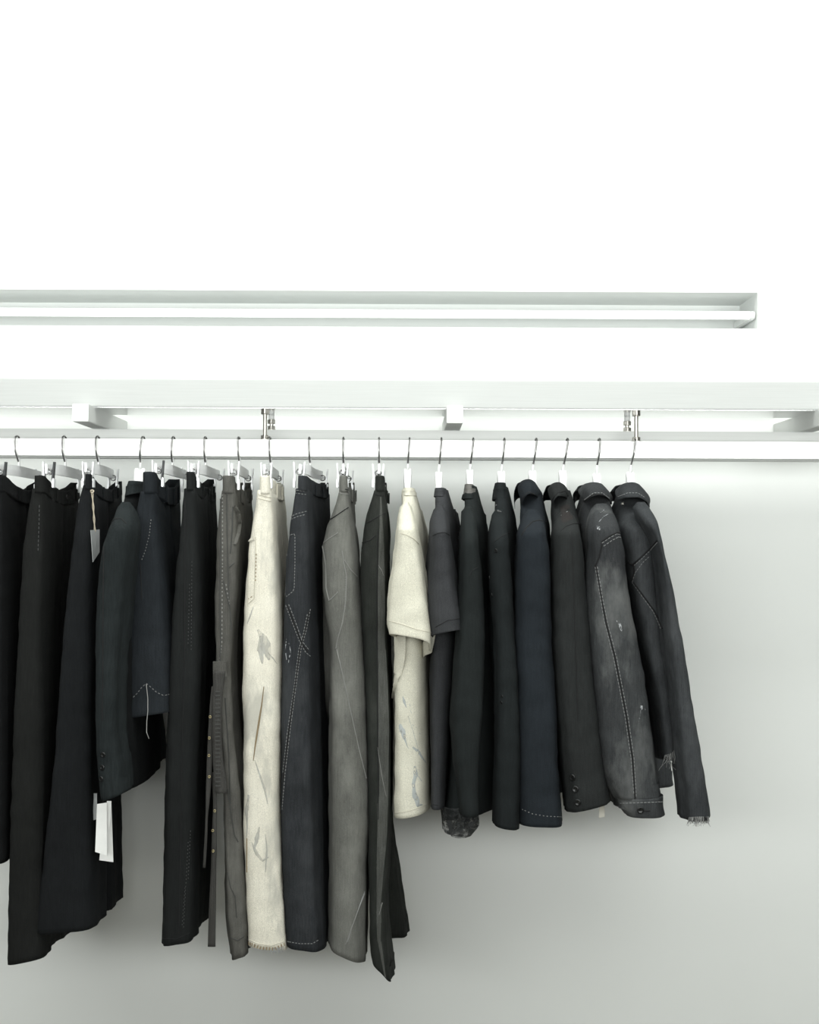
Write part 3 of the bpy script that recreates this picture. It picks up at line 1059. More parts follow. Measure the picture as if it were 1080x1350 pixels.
def strap(g, name, path, depth, thick, mat, label=None, eyelets=(), em=M_BRASS):
    """a hanging cloth strap: path of (row, left, right) picture columns at one depth"""
    vv, ff = [], []
    rows_ = np.array(path, float)
    yy = np.linspace(rows_[0, 0], rows_[-1, 0], 46)
    q = pchip(rows_[:, 0], rows_[:, 1:], yy)
    for i, py in enumerate(yy):
        a, b_ = P(q[i, 0], py, depth), P(q[i, 1], py, depth)
        w = 0.0015 * noise.noise(Vector((3, 7, a.z * 25)))
        c = (a + b_) / 2
        for p in (a + Vector((0, thick / 2, 0)), a + Vector((0, -thick * 0.3 + w, 0)), c + Vector((0, -thick / 2 + w, 0)), b_ + Vector((0, -thick * 0.3 + w, 0)), b_ + Vector((0, thick / 2, 0))):
            vv.append(p)
    for i in range(45):
        for k in range(5):
            ff.append((i * 5 + k, i * 5 + 5 + k, i * 5 + 5 + (k + 1) % 5, i * 5 + (k + 1) % 5))
    ff += [(0, 1, 2, 3, 4), (229, 228, 227, 226, 225)]
    o = mesh_obj(name, [tuple(p) for p in vv], ff, mat, g.root)
    if label:
        o['label'] = label
    for (ex, ey) in eyelets:
        p = P(ex, ey, depth - thick / 2 - 0.0006)
        mb = MB()
        mb.tube([(p.x + 0.0022 * math.cos(q_), p.y, p.z + 0.0022 * math.sin(q_)) for q_ in np.linspace(0, 2 * math.pi, 13)], 0.0009, 5)
        mb.build('eyelet', em, o, True)
    return o


strap(g, 'belt_strap', [(872, 281, 299), (880, 281, 299), (892, 281, 300)], -0.445, 0.010, F_GREY, 'torn belt end around the leg')
s1 = strap(g, 'strap', [(885, 281, 297), (910, 281, 294), (960, 280.5, 292), (1000, 281, 294), (1040, 284, 299), (1046, 285, 299)], -0.452, 0.007, F_GREYDARK,
           'wide ribbed grey strap ending at mid leg')
mb = MB()
for i in range(24):
    y0 = 912 + i * 5.4
    c = P(287 + (0.4 if y0 > 1000 else 0), y0, -0.4565)
    mb.box((c.x - 0.005, c.y - 0.0012, c.z - 0.0014), (c.x + 0.005, c.y + 0.002, c.z + 0.0014), 0.0005)
mb.build('ribs', F_SEAMGREYD, s1, kind='stuff')
strap(g, 'strap', [(905, 279, 283), (940, 276, 281), (1000, 273, 280), (1050, 271.5, 277), (1080, 271, 274), (1100, 270, 273.5), (1144, 267.5, 271)], -0.438, 0.004, F_GREYDARK,
      'thin studded strap', [(277, 945), (276, 973), (275.5, 996), (276, 1024)])
strap(g, 'strap', [(1018, 279, 286), (1060, 281, 286), (1100, 279.5, 286), (1150, 278, 285), (1200, 275.5, 284.5), (1248, 274, 284)], -0.43, 0.004, F_GREYDARK,
      'long eyelet strap hanging to the hem', [(283, 1069), (280.5, 1095), (281, 1122)])

# ---- cream jeans
g = trousers('jeans', 'cream jeans smeared with grey paint', 'jeans',
             [(646, 337, 358), (680, 332, 361), (720, 326, 364), (760, 323, 367), (800, 320, 368), (850, 319, 369), (900, 318, 368), (950, 319, 367), (1000, 319, 366),
              (1050, 319, 366), (1100, 319, 368), (1150, 321, 370), (1200, 323, 374), (1252, 325, 378)],
             F_CREAMDENIM, 8, (627, 650, 340, 357), hem_sn=6, fold=0.006, sag=0.008)
g.seams('seam', [[(341, 652), (350, 655), (357, 656)], [(341, 657), (357, 661)], [(330, 711), (328, 760), (327, 800)], [(337, 708), (336, 760), (335, 790)],
                 [(327, 796), (334, 790)]], 1.5, 0.0013, F_SEAMCREAM)
g.stitches([[(338, 730), (337, 770)], [(327, 790), (336, 784)]], M_STITCHTAN, 2, 2.2, 1.0)
g.seams('torn_flap', [[(335, 710, 5), (328, 715, 6), (322, 728, 2)]], 5, 0.004, F_CREAMDENIM)
g.seams('rip_seam', [[(348, 905, 1), (345, 930, 2), (341, 955, 3), (337, 980, 2.4), (334, 1003, 1)]], 2.5, 0.0012, M_STITCHTAN, 'frayed brown seam')
g.seams('paint_smear', [[(340, 830, 3), (346, 840, 11), (350, 850, 14), (352, 860, 10), (355, 870, 3)], [(345, 838, 6), (343, 855, 10), (346, 875, 3)],
                        [(334, 800, 1), (330, 812, 3), (326, 822, 1)], [(336, 1002, 1), (342, 1020, 3), (349, 1040, 4), (353, 1060, 1)],
                        [(342, 1090, 2), (339, 1105, 6), (335, 1120, 3)], [(328, 1048, 3), (325, 1070, 8), (326, 1090, 4), (325, 1105, 1)],
                        [(332, 1110, 1), (338, 1125, 5), (346, 1135, 4), (354, 1130, 2)], [(350, 1100, 1), (352, 1120, 3), (350, 1150, 1)],
                        [(353, 860, 2), (360, 868, 2), (365, 875, 1)]], 4, 0.0004, M_PAINT2, 'grey paint smear')
g.seams('hem', [[(326, 1238, 1), (340, 1244, 1), (358, 1247, 1), (375, 1241, 1)]], 1, 0.0012, F_SEAMCREAM)
g.stitches([[(327, 1243), (345, 1250), (362, 1251), (375, 1245)]], M_STITCHTAN, 0.9, 2.2, 4.0)
g.fray([[(327, 1250), (345, 1254), (374, 1250)]], M_LIGHTWORN, 30, (0.003, 0.008), 3)
g.seams('seam', [[(325.5, 1105), (325.5, 1150)]], 2.0, 0.001, M_STITCHTAN)

# ---- dark indigo jeans
g = trousers('jeans', 'dark indigo jeans with white topstitching and crossed thigh seams', 'jeans',
             [(644, 387, 405), (690, 379, 407), (720, 375, 408), (790, 371, 409.5), (860, 368, 411), (900, 367, 412), (960, 366, 413), (1000, 366, 414), (1060, 366, 416),
              (1100, 367, 418), (1150, 369, 419), (1200, 372, 421), (1254, 376, 424)],
             F_DENIMDARK, 9, (627, 646, 389, 404), hem_sn=6, fold=0.005, yaw=0.034, sag=0.008)
g.stitches([[(389, 646), (403, 648)], [(389, 650), (404, 652)], [(380, 683), (392, 677), (404, 674)], [(379, 687), (392, 681), (404, 678)],
            [(376, 708), (389, 703), (389, 740), (388, 775), (386, 780), (373, 790)], [(379, 712), (378, 760), (376, 785)],
            [(377, 798), (385, 820), (396, 848), (403, 860), (409, 865)], [(381, 797), (389, 818), (399, 846), (408, 858)],
            [(409, 803), (404, 830), (397, 855), (391, 900), (383, 960), (376, 1020), (372, 1070)], [(405, 810), (400, 835), (394, 856), (388, 905), (379, 965), (373, 1020)],
            [(378, 1241), (395, 1244), (412, 1244), (420, 1239)]], M_STITCH, 2.4, 1.2, 0.8)
g.seams('seam', [[(407, 806), (402, 832), (395.5, 856), (389.5, 902), (381, 962), (374, 1030)], [(379, 798), (387, 820), (398, 848), (406, 860)]], 2.2, 0.0016, F_SEAMDARK)
g.seams('worn_patch', [[(378, 842, .6), (376, 856, 1.6), (378, 870, .6)], [(381, 848, .6), (383, 858, 1.6), (380, 876, .6)]], 1, 0.0006, M_SCUFF, 'white scuffed threads')
g.patch('pocket', [(375, 708), (389, 704), (387, 778), (372, 790)], F_DENIMDARK, 6, 12, 0.0018)
g.stitches([[(383, 724), (386, 724)], [(382, 729), (387, 730)], [(383, 736), (386, 739)]], M_STITCH, 3, 1, 1.2)
g.fray([[(378, 1252), (400, 1257), (420, 1255)]], M_LIGHTWORN, 26, (0.003, 0.007), 4)

# ---- stone grey jeans
far = [R(648, 452, 468, YM - 0.02, -0.125, fl=450, fr=466), R(700, 438, 472, YM - 0.03, -0.125, fl=440, fr=466), R(770, 424, 473, YM - 0.03, -0.125, fl=425, fr=468),
       R(820, 415, 474, YM - 0.03, -0.125, fl=416, fr=468), R(870, 415, 474, YM - 0.03, -0.125, fl=417, fr=468), R(920, 422, 474, YM - 0.03, -0.125, fl=424, fr=470),
       R(965, 434, 476, YM - 0.03, -0.125, fl=434, fr=472), R(1050, 440, 478, YM - 0.03, -0.125, fl=440, fr=474), R(1230, 440, 478, YM - 0.03, -0.125, fl=440, fr=474)]
g = trousers('jeans', 'stone grey baggy jeans with pale twisted seams', 'jeans',
             [(646, 445, 460), (680, 433, 464.5), (700, 427, 468), (725, 422, 470.5), (760, 422, 473), (800, 425, 476.5), (850, 432, 480), (900, 432.5, 483), (960, 432, 486),
              (1000, 432, 487), (1040, 432, 489), (1090, 432, 489), (1150, 431.5, 484), (1180, 431, 483), (1264, 430, 481)],
             F_GREYDENIM, 10, (627, 647, 446.5, 460), hem_sn=22, fold=0.006, far_rows=far, e=3.0)
g.seams('seam', [[(433, 687), (443, 680), (459, 669)], [(455, 645), (459, 646)]], 1.4, 0.0016, F_SEAMDARK)
g.seams('seam', [[(424, 718), (434, 710), (446, 702)], [(447, 650), (459, 652)], [(451, 726), (453, 740), (457, 760), (456, 790), (452, 820), (446, 840), (443, 855)],
                 [(454, 738), (463, 752), (471, 760)], [(425, 718), (430, 745), (430, 775), (434, 792), (446, 780)],
                 [(444, 856), (452, 890), (463, 940), (474, 990), (483, 1026)], [(481, 1178), (474, 1195), (465, 1220), (456, 1245)]], 1.4, 0.0014, F_SEAMGREY)
g.seams('pale_crease', [[(481, 1175, .5), (475, 1192, 1.8), (467, 1215, 1.2), (458, 1242, .5)]], 1.5, 0.0005, M_LIGHTWORN)
g.stitches([[(456, 760), (455.5, 800), (448, 835)]], F_SEAMGREY, 1.5, 1.5, 0.9)
g.stitches([[(433, 1256), (450, 1268), (466, 1277), (479, 1281)], [(433, 1253), (450, 1265), (466, 1274), (479, 1278)]], F_SEAMDARK, 1.0, 1.6, 3.0)
g.patch('pocket', [(425, 719), (445, 704), (447, 780), (434, 792)], F_GREYDENIM, 7, 10, 0.0016)

# ---- greenish black jeans
far = [R(648, 499, 508, YM - 0.02, -0.125, fl=500, fr=507), R(698, 497, 515, YM - 0.03, -0.125, fl=498, fr=514), R(760, 496, 514, YM - 0.03, -0.125, fl=498, fr=513), R(900, 496, 513, YM, -0.125, fl=498, fr=513),
       R(1086, 500, 516, YM, -0.125, fl=502, fr=516), R(1150, 503, 525, YM, -0.125, fl=505, fr=525), R(1237, 506, 538, YM, -0.125, fl=508, fr=537)]
g = trousers('jeans', 'narrow greenish black jeans with a faded grey side and pointed hem', 'jeans',
             [(646, 491, 508), (660, 487, 509), (700, 478, 510.5), (760, 474, 511.5), (800, 475.5, 511.5), (860, 479, 512.5), (900, 482, 513.5), (950, 485, 514.5), (1000, 487, 514.5),
              (1100, 488.5, 513.5), (1150, 488, 512), (1190, 490, 509.5), (1240, 489, 511.5), (1286, 492, 518)],
             F_GREENBLACK, 11, (627, 646, 494.5, 507), hem_sn=26, fold=0.006, far_rows=far)
g.seams('seam', [[(483, 690), (495, 683), (508, 676)], [(476, 716), (488, 712), (495, 706)], [(495, 652), (506, 654)], [(498, 700), (497, 800), (498, 950), (499, 1080)],
                 [(499, 745), (506, 758)]], 1.4, 0.0014, F_SEAMDARK)
g.seams('painted_shading_strip', [[(502, 655, 2), (503, 700, 7), (503, 760, 10), (503, 840, 10), (505, 900, 12), (506, 960, 14), (505, 1050, 14), (504, 1100, 14), (501, 1150, 12), (499, 1190, 8), (500, 1240, 6), (508, 1288, 2)]],
        10, 0.0010, cloth('painted_shading_grey', srgb(80, 81, 78), srgb(64, 65, 62), streak=0.2), 'lighter grey strip, shading painted in')  # lighter strip paints the shading of the near leg into the colour
g.seams('pale_crease', [[(499, 745, .6), (503, 752, 1.4), (506, 759, .6)], [(498, 985, .5), (503, 1020, 1.2), (509, 1050, .5)], [(504, 1190, 1.4), (500, 1206, .6)]], 1.2, 0.0016, F_SEAMGREY)
g.fray([[(492, 1275), (500, 1286), (515, 1298)]], F_SEAMDARK, 24, (0.003, 0.006), 5)

# ------------------------------------------------------------------ tops
def rows_of(spec, Yn, Yf, last_sn=0, last_df=0.0, yaw=0.0):
    return [R(*s[:3], s[3] if len(s) > 3 else Yn, s[4] if len(s) > 4 else Yf, yaw=yaw, sn=last_sn if i == len(spec) - 1 else 0,
              df=last_df if i == len(spec) - 1 else 0) for i, s in enumerate(spec)]


def top(name, label, cat, body, sleeve, mat, seed, sn=0, bsn=0, far=True, fold=0.006, fold_s=0.006, sdf=0.0, bdf=0.0, group=None, sl_y=(-0.53, -0.40),
        yaw=0.0, e=2.8, body_mat=None, sl_rows=None):
    x = P((body[0][1] + body[0][2]) / 2, body[0][0], -0.28).x
    z = P(500, max(body[-1][0], sleeve[-1][0]), -0.46).z
    g = Garment(name, label, cat, x, z, group)
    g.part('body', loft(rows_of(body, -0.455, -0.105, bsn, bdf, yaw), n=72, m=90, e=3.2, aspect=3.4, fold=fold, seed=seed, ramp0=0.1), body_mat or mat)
    sl = loft((rows_of(sleeve, sl_y[0], sl_y[1], sn, sdf) if sl_rows is None else sl_rows), n=48, m=84, e=e, aspect=1.6, fold=fold_s, seed=seed + 13, top_cap=True, ramp0=0.25)
    g.part('sleeve', sl, mat)
    if far:
        g.part('sleeve', mirror_y(sl, dx=yaw, dz=-0.0), mat)
    return g


def collar(g, rows, mat, seed, name='collar', e=2.6, label=None, yaw=0.02):
    rr = [R(*r[:3], r[3], r[4], sn=r[5] if len(r) > 5 else 0, yaw=yaw) for r in rows]
    return g.part(name, loft(rr, n=56, m=16, e=e, aspect=1.6, fold=0.002, seed=seed, ramp0=0.4, crink=0.0006), mat, label)


def shoulder(l0, r0, l1, r1, py0=642, py1=692):
    """neck to shoulder tip, widening in depth"""
    f = lambda k: (l0 + (l1 - l0) * k, r0 + (r1 - r0) * k)
    out = []
    for k, yn, yf in ((0, -0.325, -0.235), (0.3, -0.365, -0.195), (0.65, -0.415, -0.145), (1, -0.452, -0.108)):
        out.append((py0 + (py1 - py0) * k, *f(k ** 0.85), yn, yf))
    return out


# ---- black blazer among the trousers
coat_hanger(189, 184.5, 'white coat hanger holding the black blazer hung among the trousers', 617, 15)
g = top('blazer', 'black blazer hung among the trousers, sleeve with three cuff buttons', 'jacket',
        shoulder(166, 184, 147, 178, 644, 694) + [(760, 138, 176), (900, 132, 176), (1000, 130, 178), (1042, 130, 178)],
        [(668, 154, 172, -0.46, -0.41), (680, 147, 174, -0.50, -0.40), (700, 137, 174), (720, 130, 172), (750, 126, 168), (800, 122, 164), (850, 120, 160), (900, 119.5, 157), (950, 120, 156), (980, 121, 158),
         (1010, 122, 162), (1030, 124, 164), (1053, 128, 164.5)], F_TEALBLACK, 21, sn=-14, fold=0.004, body_mat=blk('shaded_black_cotton', 20, 22, 23))  # body darker than the sleeve: shade painted into its colour
collar(g, [(634, 165, 183, -0.335, -0.225), (643, 161, 184, -0.35, -0.21), (652, 158, 184, -0.365, -0.195, -6)], F_TEALBLACK, 22)
g.seams('seam', [[(146, 690), (152, 684), (160, 684), (167, 691)], [(137, 720), (136, 800), (135, 950)]], 1.4, 0.0014, F_SEAMDARK)
for p in ((136, 995), (135, 1012), (133.5, 1027)):
    g.button(*p, 0.0055, M_BTN)

tag0 = price_tag('grey price tag hanging on a tan cord from the wide black trousers', (121.5, 648), [(119.5, 699), (131, 698), (131, 728), (122.5, 741)], -0.425, M_CARDGREY, tilt=0.03)
price_tag('bright white price tag sticking out below the black blazer cuff', (139, 1048), [(128, 1060), (141, 1058), (141, 1128), (125.5, 1123)], -0.44, M_CARD, cord=False)
price_tag('lower off-white price tag behind the bright tag below the blazer cuff', (139, 1048), [(139, 1058), (147, 1060), (149.5, 1136.5), (131, 1134)], -0.41, M_CARD, cord=False)
price_tag('short narrow white price tag on the right of the bright tag under the blazer cuff', (144, 1050), [(141, 1056), (147, 1056), (145, 1091), (141, 1090)], -0.43, M_CARD, cord=False)
price_tag('grey price tag at the left of the bright tag below the blazer cuff', (124, 1040), [(120.5, 1046), (128, 1046), (128, 1080), (120, 1082)], -0.40, M_CARDGREY, cord=False)

# ---- cream tee
coat_hanger(540, 537.5, 'white coat hanger holding the cream tee', 618, 11)
tee_rows = [R(668, 528, 543, -0.45, -0.41), R(686, 524.5, 548, -0.50, -0.40), R(700, 523, 551, -0.53, -0.40), R(730, 520, 556, -0.53, -0.40), R(760, 516, 561, -0.53, -0.40),
            R(800, 511, 567.5, -0.53, -0.40), R(826, 509, 572, -0.53, -0.40, sn=6, fl=513, fr=570, df=0.004, df2=0.010), R(840, 508.5, 575, -0.53, -0.40, sn=13, fl=524, fr=558, df=0.022, df2=0.050)]
g = top('t_shirt', 'cream short-sleeved tee with blue-grey paint splashes', 'shirt',
        shoulder(529, 545, 524, 552, 645, 694) + [(740, 519, 557), (800, 516, 560), (870, 513, 560.5), (950, 512.5, 563), (1020, 513, 565.5), (1078, 513.5, 566.5)],
        [(668, 528, 543, -0.45, -0.41), (686, 524.5, 548, -0.50, -0.40), (700, 523, 551), (730, 520, 556), (760, 516, 561), (800, 511, 567.5), (840, 508.5, 574)],
        F_CREAM, 31, sl_rows=tee_rows, bsn=-9, fold=0.005, fold_s=0.006, yaw=0.024)
collar(g, [(643, 530.5, 545, -0.325, -0.235), (648, 529.5, 546, -0.34, -0.22), (653, 528, 547, -0.352, -0.208)], F_CREAM, 32, 'neckband')
g.seams('seam', [[(528, 703), (536, 705), (545, 710), (552, 717)]], 1.3, 0.0012, F_SEAMCREAM)
g.seams('hem_seam', [[(511, 818), (530, 823), (550, 830), (569, 834)], [(516, 1073), (540, 1069), (563, 1061)]], 1.0, 0.0009, F_SEAMCREAM)
g.seams('draped_fold', [[(527, 838, 30), (527, 865, 27), (524, 890, 19), (519, 918, 9), (516, 946, 1.5)]], 10, 0.0045, F_CREAM, 'loose fold of cream cloth below the sleeve')
g.seams('paint_splash', [[(531, 918, 1), (534, 928, 4), (536, 933, 1)], [(527, 955, 4), (530, 962, 8), (533, 972, 5), (537, 984, 2), (539, 987, .6)],
                         [(544, 985, 2), (551, 990, 5), (557, 999, 4), (562, 1006, 1)], [(547, 1010, 3), (548, 1022, 7), (545, 1035, 5), (547, 1048, 4), (550, 1056, 8), (551, 1062, 6), (557, 1061, 2)],
                         [(549, 1020, 1), (556, 1030, 1.4)], [(540, 928, .8), (541, 931, .8)], [(541, 937, .8), (543, 940, .8)], [(544, 955, .9), (545, 957, .9)], [(553, 966, .9), (554, 968, .9)],
                         [(548, 958, .7), (549, 960, .7)], [(538, 943, .6), (545, 965, .7), (552, 990, .5)]], 4, 0.0005, M_PAINT, 'blue-grey paint splash')

# ---- charcoal tee
coat_hanger(582, 578.5, 'white coat hanger holding the charcoal tee', 622, 10)
g = top('t_shirt', 'charcoal short-sleeved tee with pierced shoulder', 'shirt',
        shoulder(573, 588, 569, 594, 645, 696) + [(760, 566, 600), (840, 563, 600), (900, 562, 596), (1000, 563.5, 590), (1068, 565, 586)],
        [(672, 573, 588, -0.45, -0.41), (690, 569, 592.5, -0.50, -0.40), (705, 568.5, 594), (730, 567, 598), (760, 566, 602), (800, 566, 607.5), (833, 569, 613)],
        F_CHARCOAL, 41, yaw=0.036, sn=-8, fold=0.005, sdf=0.02)
collar(g, [(643, 573, 587, -0.325, -0.235), (648, 572, 589, -0.34, -0.22), (654, 571, 590, -0.352, -0.208)], F_CHARCOAL, 42, 'neckband')
g.seams('seam', [[(571, 706), (578, 703), (586, 702), (593, 705)]], 1.3, 0.0012, F_SEAMDARK)
g.seams('hem_seam', [[(574, 827), (590, 818), (610, 815)], [(566, 1060), (578, 1062)]], 1.0, 0.0009, F_SEAMDARK)
for p in ((575, 657), (578, 661), (571.5, 664)):
    g.button(*p, 0.0018, M_BTN, 'pierced_hole')

# ---- black knit
coat_hanger(624, 619.5, 'white coat hanger holding the long black knit top', 619, 10)
g = top('knit_top', 'long black knit top with grey collar and a sheer torn hem', 'shirt',
        shoulder(612, 626, 608, 633, 640, 694) + [(760, 606, 640), (830, 601, 645), (900, 594, 650), (960, 590, 653), (1040, 583, 653), (1078, 578, 652)],
        [(674, 610, 626, -0.46, -0.41), (690, 609, 629, -0.50, -0.40), (720, 607.5, 632), (760, 606, 636), (830, 602, 640), (900, 597, 640), (950, 595, 638), (1000, 599, 634), (1050, 606, 632), (1078, 609, 632.5)],
        F_BLACKKNIT, 51, yaw=0.042, fold=0.007, bsn=-10)
collar(g, [(638, 612.5, 624, -0.325, -0.235), (646, 611.5, 626, -0.342, -0.218), (653, 610.5, 628, -0.355, -0.205)], F_COLLARGREY, 52, 'collar', label='washed grey collar lining')
collar(g, [(650.5, 609.5, 628, -0.362, -0.2), (657, 608.6, 629, -0.372, -0.188)], F_BLACKKNIT, 53, 'neckband')
shv = loft([R(1070, 610, 632, -0.525, -0.405), R(1090, 603, 632.5, -0.52, -0.40), R(1105, 594, 622, -0.515, -0.40)], n=40, m=12, e=2.4, aspect=1.8, fold=0.004, seed=54, hem=False)
g.part('sheer_cuff', shv, F_SHEER, 'sheer ripped knit cuff')
shv = loft([R(1066, 581, 620, -0.458, -0.30), R(1084, 583.5, 622, -0.458, -0.30), R(1103, 585, 622, -0.458, -0.30, sn=6)], n=40, m=12, e=3, aspect=1.8, fold=0.004, seed=55, hem=False)
g.part('sheer_hem', shv, F_SHEER, 'sheer ripped knit hem')
g.seams('seam', [[(618, 760), (623, 752), (630, 748)]], 1.0, 0.0010, F_SEAMDARK)

# ---- ripped black top
coat_hanger(665, 661, 'white coat hanger holding the ripped black jersey top', 621, 11)
g = top('jersey_top', 'black jersey top with small rips down the shoulder and side', 'shirt',
        shoulder(653, 668, 647, 674, 641, 696) + [(760, 642, 680), (830, 639, 681), (900, 645, 682), (1000, 650, 682), (1066, 650, 680)],
        [(678, 650, 667, -0.46, -0.41), (692, 648, 670, -0.50, -0.40), (720, 646.5, 673), (760, 647, 676), (830, 653, 680), (900, 656, 684), (950, 656, 686), (1000, 655, 686.5), (1050, 653, 686), (1094, 652.5, 685)],
        F_BLACKJERSEY, 61, yaw=0.045, fold=0.007, sn=5)
collar(g, [(636, 653, 667, -0.33, -0.23), (646, 651, 669, -0.345, -0.215), (658, 649.5, 672, -0.365, -0.195)], F_BLACKJERSEY, 62)
for (px, py, rr) in ((654, 666.5, 0.0022), (658, 674.5, 0.0028), (654, 726, 0.004), (645.5, 761, 0.003), (648.5, 784, 0.0035), (662, 918, 0.003), (661, 926, 0.003)):
    g.button(px, py, rr, M_BTN, 'rip')
g.seams('seam', [[(652, 714), (660, 708), (672, 701)]], 1.2, 0.0010, F_SEAMDARK)
g.stitches([[(652, 666), (656, 666)], [(656, 673), (661, 675)]], M_STITCH, 2, 1, 0.8, name='worn_yarn')

# ---- navy blazer
coat_hanger(707, 702, 'white coat hanger holding the navy blazer', 620.5, 11)
g = top('blazer', 'dark navy blazer with white basting dots along the sleeve hem', 'jacket',
        shoulder(685, 712, 682, 721, 646, 694) + [(760, 683, 724), (900, 684, 728), (1078, 686, 734)],
        [(678, 692, 714, -0.46, -0.41), (690, 688, 720, -0.50, -0.40), (705, 685, 723.5), (720, 683.5, 726.5), (740, 682, 728), (760, 681, 729.5), (830, 680.5, 729.5), (900, 683, 734), (950, 684, 737), (1000, 684.5, 739),
         (1050, 684.5, 743), (1091, 684.5, 746.5)], F_NAVYWOOL, 71, yaw=0.045, sn=2, fold=0.004, fold_s=0.005)
leaf_collar(g, [(682.5, 641, -.31), (688, 634, -.33), (697, 631.5, -.335), (705, 635, -.32), (709, 643, -.28)],
            [(689, 667, -.385), (691, 658, -.405), (698, 651, -.41), (706, 653, -.385), (713, 663, -.28)], F_NAVYWOOL)
g.seams('seam', [[(688, 706), (694, 696), (702, 688), (711, 686), (720, 688)], [(688, 664), (690, 656), (697, 649), (705, 652)]], 1.5, 0.0016, F_SEAMDARK)
g.stitches([[(689, 1067), (702, 1073), (720, 1076), (744, 1077)]], M_STITCH, 1.4, 3.0, 0.8)

# ---- charcoal blazer with cuff buttons
coat_hanger(748, 742, 'white coat hanger holding the charcoal blazer with three round cuff buttons', 620, 11)
g = top('blazer', 'charcoal black blazer, patched shoulder and three round cuff buttons', 'jacket',
        shoulder(726, 752, 725, 766, 646, 696) + [(760, 730, 772), (900, 736, 778), (1000, 742, 786), (1068, 746, 790)],
        [(680, 736, 758, -0.46, -0.41), (692, 733, 765, -0.50, -0.40), (705, 731.5, 768.5), (720, 731, 771.5), (760, 730, 775.5), (830, 730.5, 781), (900, 733, 786), (950, 736.5, 791), (1000, 741, 796.5), (1050, 746, 803), (1068, 748, 805)],
        F_CHARBLACK, 81, yaw=0.045, sn=-13, fold=0.004, fold_s=0.006)
leaf_collar(g, [(722, 645, -.31), (727.5, 638, -.33), (736, 635.5, -.335), (744, 639, -.32), (749, 648, -.28)],
            [(729, 667, -.385), (731, 660, -.405), (737, 654, -.41), (745, 655, -.385), (752, 666, -.28)], F_CHARBLACK)
g.seams('seam', [[(740, 700), (746, 694), (757, 690), (765, 691)], [(727, 660), (735, 650), (745, 647), (752, 657)], [(754, 700), (757, 800), (762, 950)]], 1.4, 0.0014, F_SEAMDARK)
g.patch('shoulder_patch', [(739, 668), (750, 664), (756, 684), (740, 690)], F_PATCHBROWN, 6, 6, 0.0014, label='brownish patch on the shoulder')
g.stitches([[(740, 680), (749, 674)]], M_STITCH, 2, 1.4, 0.8)
for p in ((755, 1025), (759, 1040.5), (762, 1058)):
    g.button(*p, 0.0068, M_BTN)
t_ = MB()
a, b_, c, d = P(790, 1062, -0.44), P(797, 1060, -0.44), P(797.5, 1077, -0.44), P(790, 1078, -0.44)
t_.add([a, b_, c, d] + [p + Vector((0, 0.002, 0)) for p in (a, b_, c, d)], [(0, 3, 2, 1), (4, 5, 6, 7), (0, 1, 5, 4), (1, 2, 6, 5), (2, 3, 7, 6), (3, 0, 4, 7)])
o = t_.build('lining_edge', F_LINING, g.root); o['label'] = 'scrap of cream lining'

# ---- washed denim jacket
coat_hanger(790, 786.5, 'white coat hanger holding the washed denim jacket with the buttoned cuff', 624, 11)
g = top('denim_jacket', 'washed black denim jacket with buttoned cuff and scuffed sleeve', 'jacket',
        shoulder(770, 803, 770, 822, 650, 700) + [(740, 775, 826), (780, 777, 828), (860, 783, 832), (960, 792, 840), (1040, 806, 846), (1066, 812, 846)],
        [(670, 783, 808, -0.46, -0.41), (684, 780, 816.5, -0.50, -0.40), (700, 780, 822), (720, 780, 827), (760, 779, 831.5), (800, 778.5, 837), (830, 779, 844), (870, 780.5, 851), (900, 783, 857), (950, 788, 862.5), (1000, 793.5, 869), (1030, 800, 873),
         (1056, 815, 877)], F_DENIMWASH, 91, fold=0.006, fold_s=0.008)
cf = loft([R(1054, 815, 878, -0.53, -0.41, sn=-1), R(1066, 819, 879, -0.532, -0.408), R(1079, 828, 881, -0.53, -0.41, sn=0)], n=48, m=10, e=2.8, aspect=1.6, fold=0.003, seed=95, ramp0=1)
g.part('cuff', cf, F_DENIMWASH)
leaf_collar(g, [(762, 645, -.30), (772, 637.5, -.33), (784, 635.5, -.335), (793, 637.5, -.32), (799, 645, -.28)],
            [(771, 661, -.37), (780, 655, -.405), (790, 652.5, -.41), (800, 655, -.39), (807, 665, -.28)], F_DENIMWASH)
g.stitches([[(771, 659), (783, 650), (794, 650), (803, 657)], [(794, 716), (804, 709), (813, 704), (824, 706)], [(796, 720), (806, 713), (815, 708), (824, 709)],
            [(785, 747), (791, 783), (797, 820), (809, 867), (824, 944), (832, 999), (836, 1050)], [(788, 747), (795, 790), (801, 820), (813, 867), (828, 944), (836, 999), (839, 1050)],
            [(818, 1059), (850, 1058), (876, 1057)]], M_STITCH, 2.6, 1.3, 0.9)
g.seams('seam', [[(786.5, 747), (793, 786), (799, 820), (811, 867), (826, 944), (834, 999), (837.5, 1053)], [(793, 714), (803, 707), (813, 702), (824, 703)], [(785, 747), (790, 735), (794, 716)],
                 [(770, 661), (783, 652), (794, 652), (803, 660)]], 2.2, 0.0018, F_SEAMDARK)
g.seams('worn_patch', [[(787, 694, 1), (789, 696, 5), (791, 699, 1)], [(790, 688, .8), (796, 681, 1), (802, 678, .6)], [(792, 676, .8), (797, 672, .8)],
                       [(813, 818, 1), (817, 823, 5), (820, 832, 2)], [(843, 930, 1), (847, 933, 6), (851, 936, 1)], [(845, 936, 1), (842, 955, .6)]], 2, 0.0009, M_SCUFF, 'white scuffs on the sleeve')
g.button(844.5, 1068, 0.0068, M_BTN)
g.button(844.5, 1068, 0.0035, M_BRASS, label='brass button rim')
g.seams('buttonhole', [[(850, 1069, 2), (857, 1069, 2)]], 2, 0.0012, F_SEAMDARK)

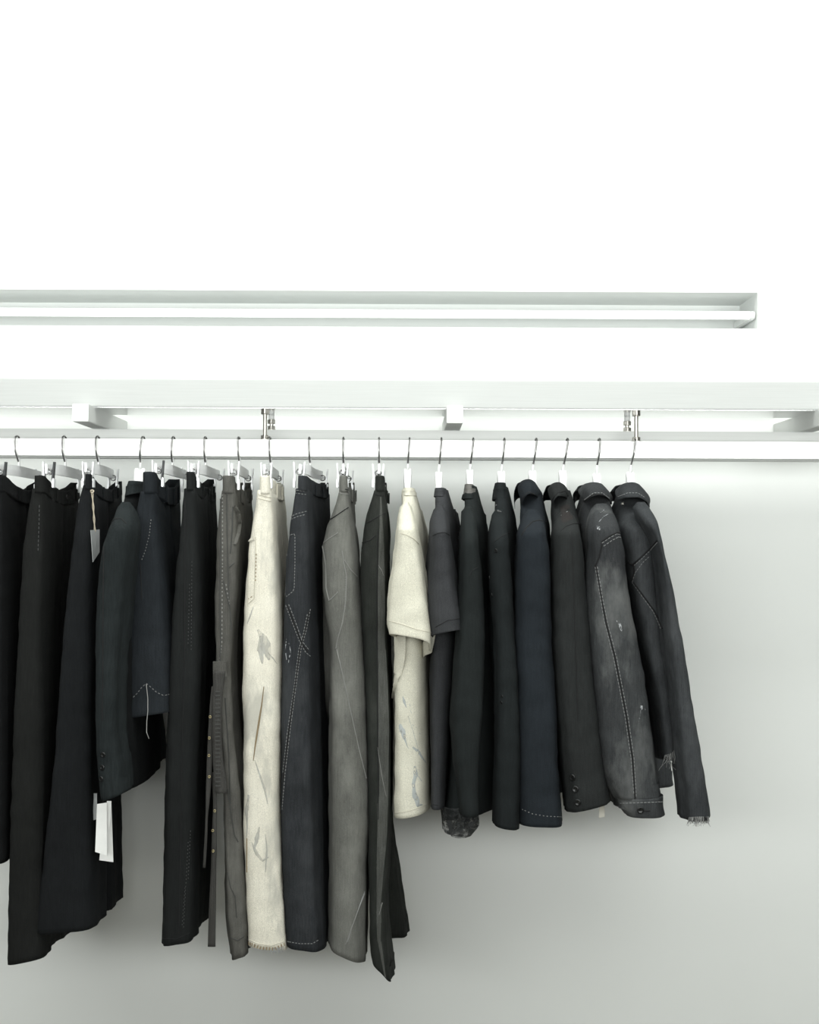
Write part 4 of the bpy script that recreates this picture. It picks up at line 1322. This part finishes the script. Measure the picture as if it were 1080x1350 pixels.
# ---- rightmost black denim jacket with raw cuff
coat_hanger(836, 831, 'white coat hanger at the right end of the row', 622, 11.5)
g = top('denim_jacket', 'black denim jacket at the right end of the row with a raw frayed sleeve', 'jacket',
        shoulder(818, 851, 818, 868, 652, 698) + [(730, 826, 870), (775, 833, 873), (820, 841, 877), (870, 851, 883), (920, 862, 889), (970, 871, 893), (1003, 875, 894)],
        [(668, 838, 858, -0.46, -0.41), (680, 845, 866, -0.50, -0.40), (695, 855, 872.5), (715, 866, 875), (740, 872, 880.5), (767, 875.5, 887), (800, 878, 894), (840, 882, 902), (880, 886, 910), (925, 890, 917), (965, 893.5, 924.5), (1017, 899, 932), (1050, 902.5, 937.5), (1083, 906, 942)],
        F_DENIMBLACK, 101, sn=-4, fold=0.005, fold_s=0.006, bdf=0.03)
leaf_collar(g, [(812, 645, -.30), (821, 638, -.33), (833, 635.5, -.335), (842, 638, -.32), (848, 645, -.28)],
            [(814.5, 660, -.37), (826, 656, -.405), (840, 655.5, -.41), (851, 660, -.39), (857, 669, -.28)], F_DENIMBLACK)
g.stitches([[(815, 655), (828, 650), (841, 650), (850, 656)], [(836, 746), (846, 737), (856, 727), (868, 714)], [(834, 767), (838, 755), (848, 741), (858, 732)],
            [(834, 768), (846, 785), (861, 806), (872, 830)], [(869, 680), (872, 700)]], M_STITCH, 2.4, 1.4, 0.8)
g.seams('seam', [[(835, 744), (845, 735), (855, 725), (867, 712)], [(834, 766), (837, 752), (836, 745)], [(836, 768), (848, 785), (863, 806), (874, 828)], [(862, 675), (870, 690), (872, 706)],
                 [(830, 742), (836, 746)]], 2.2, 0.0018, F_SEAMDARK)
g.seams('seam', [[(870, 950), (874, 1000), (880, 998)]], 1.6, 0.0014, F_SEAMDARK)
g.button(821, 664, 0.004, M_STEEL, 'metal_button')
g.fray([[(907, 1080), (920, 1079), (938, 1079)]], M_THREAD, 60, (0.004, 0.016), 7)
g.fray([[(907, 1080), (920, 1079), (938, 1079)]], F_SEAMDARK, 70, (0.004, 0.010), 9)
g.fray([[(877, 998), (884, 996), (889, 992)]], M_THREAD, 24, (0.006, 0.03), 8)
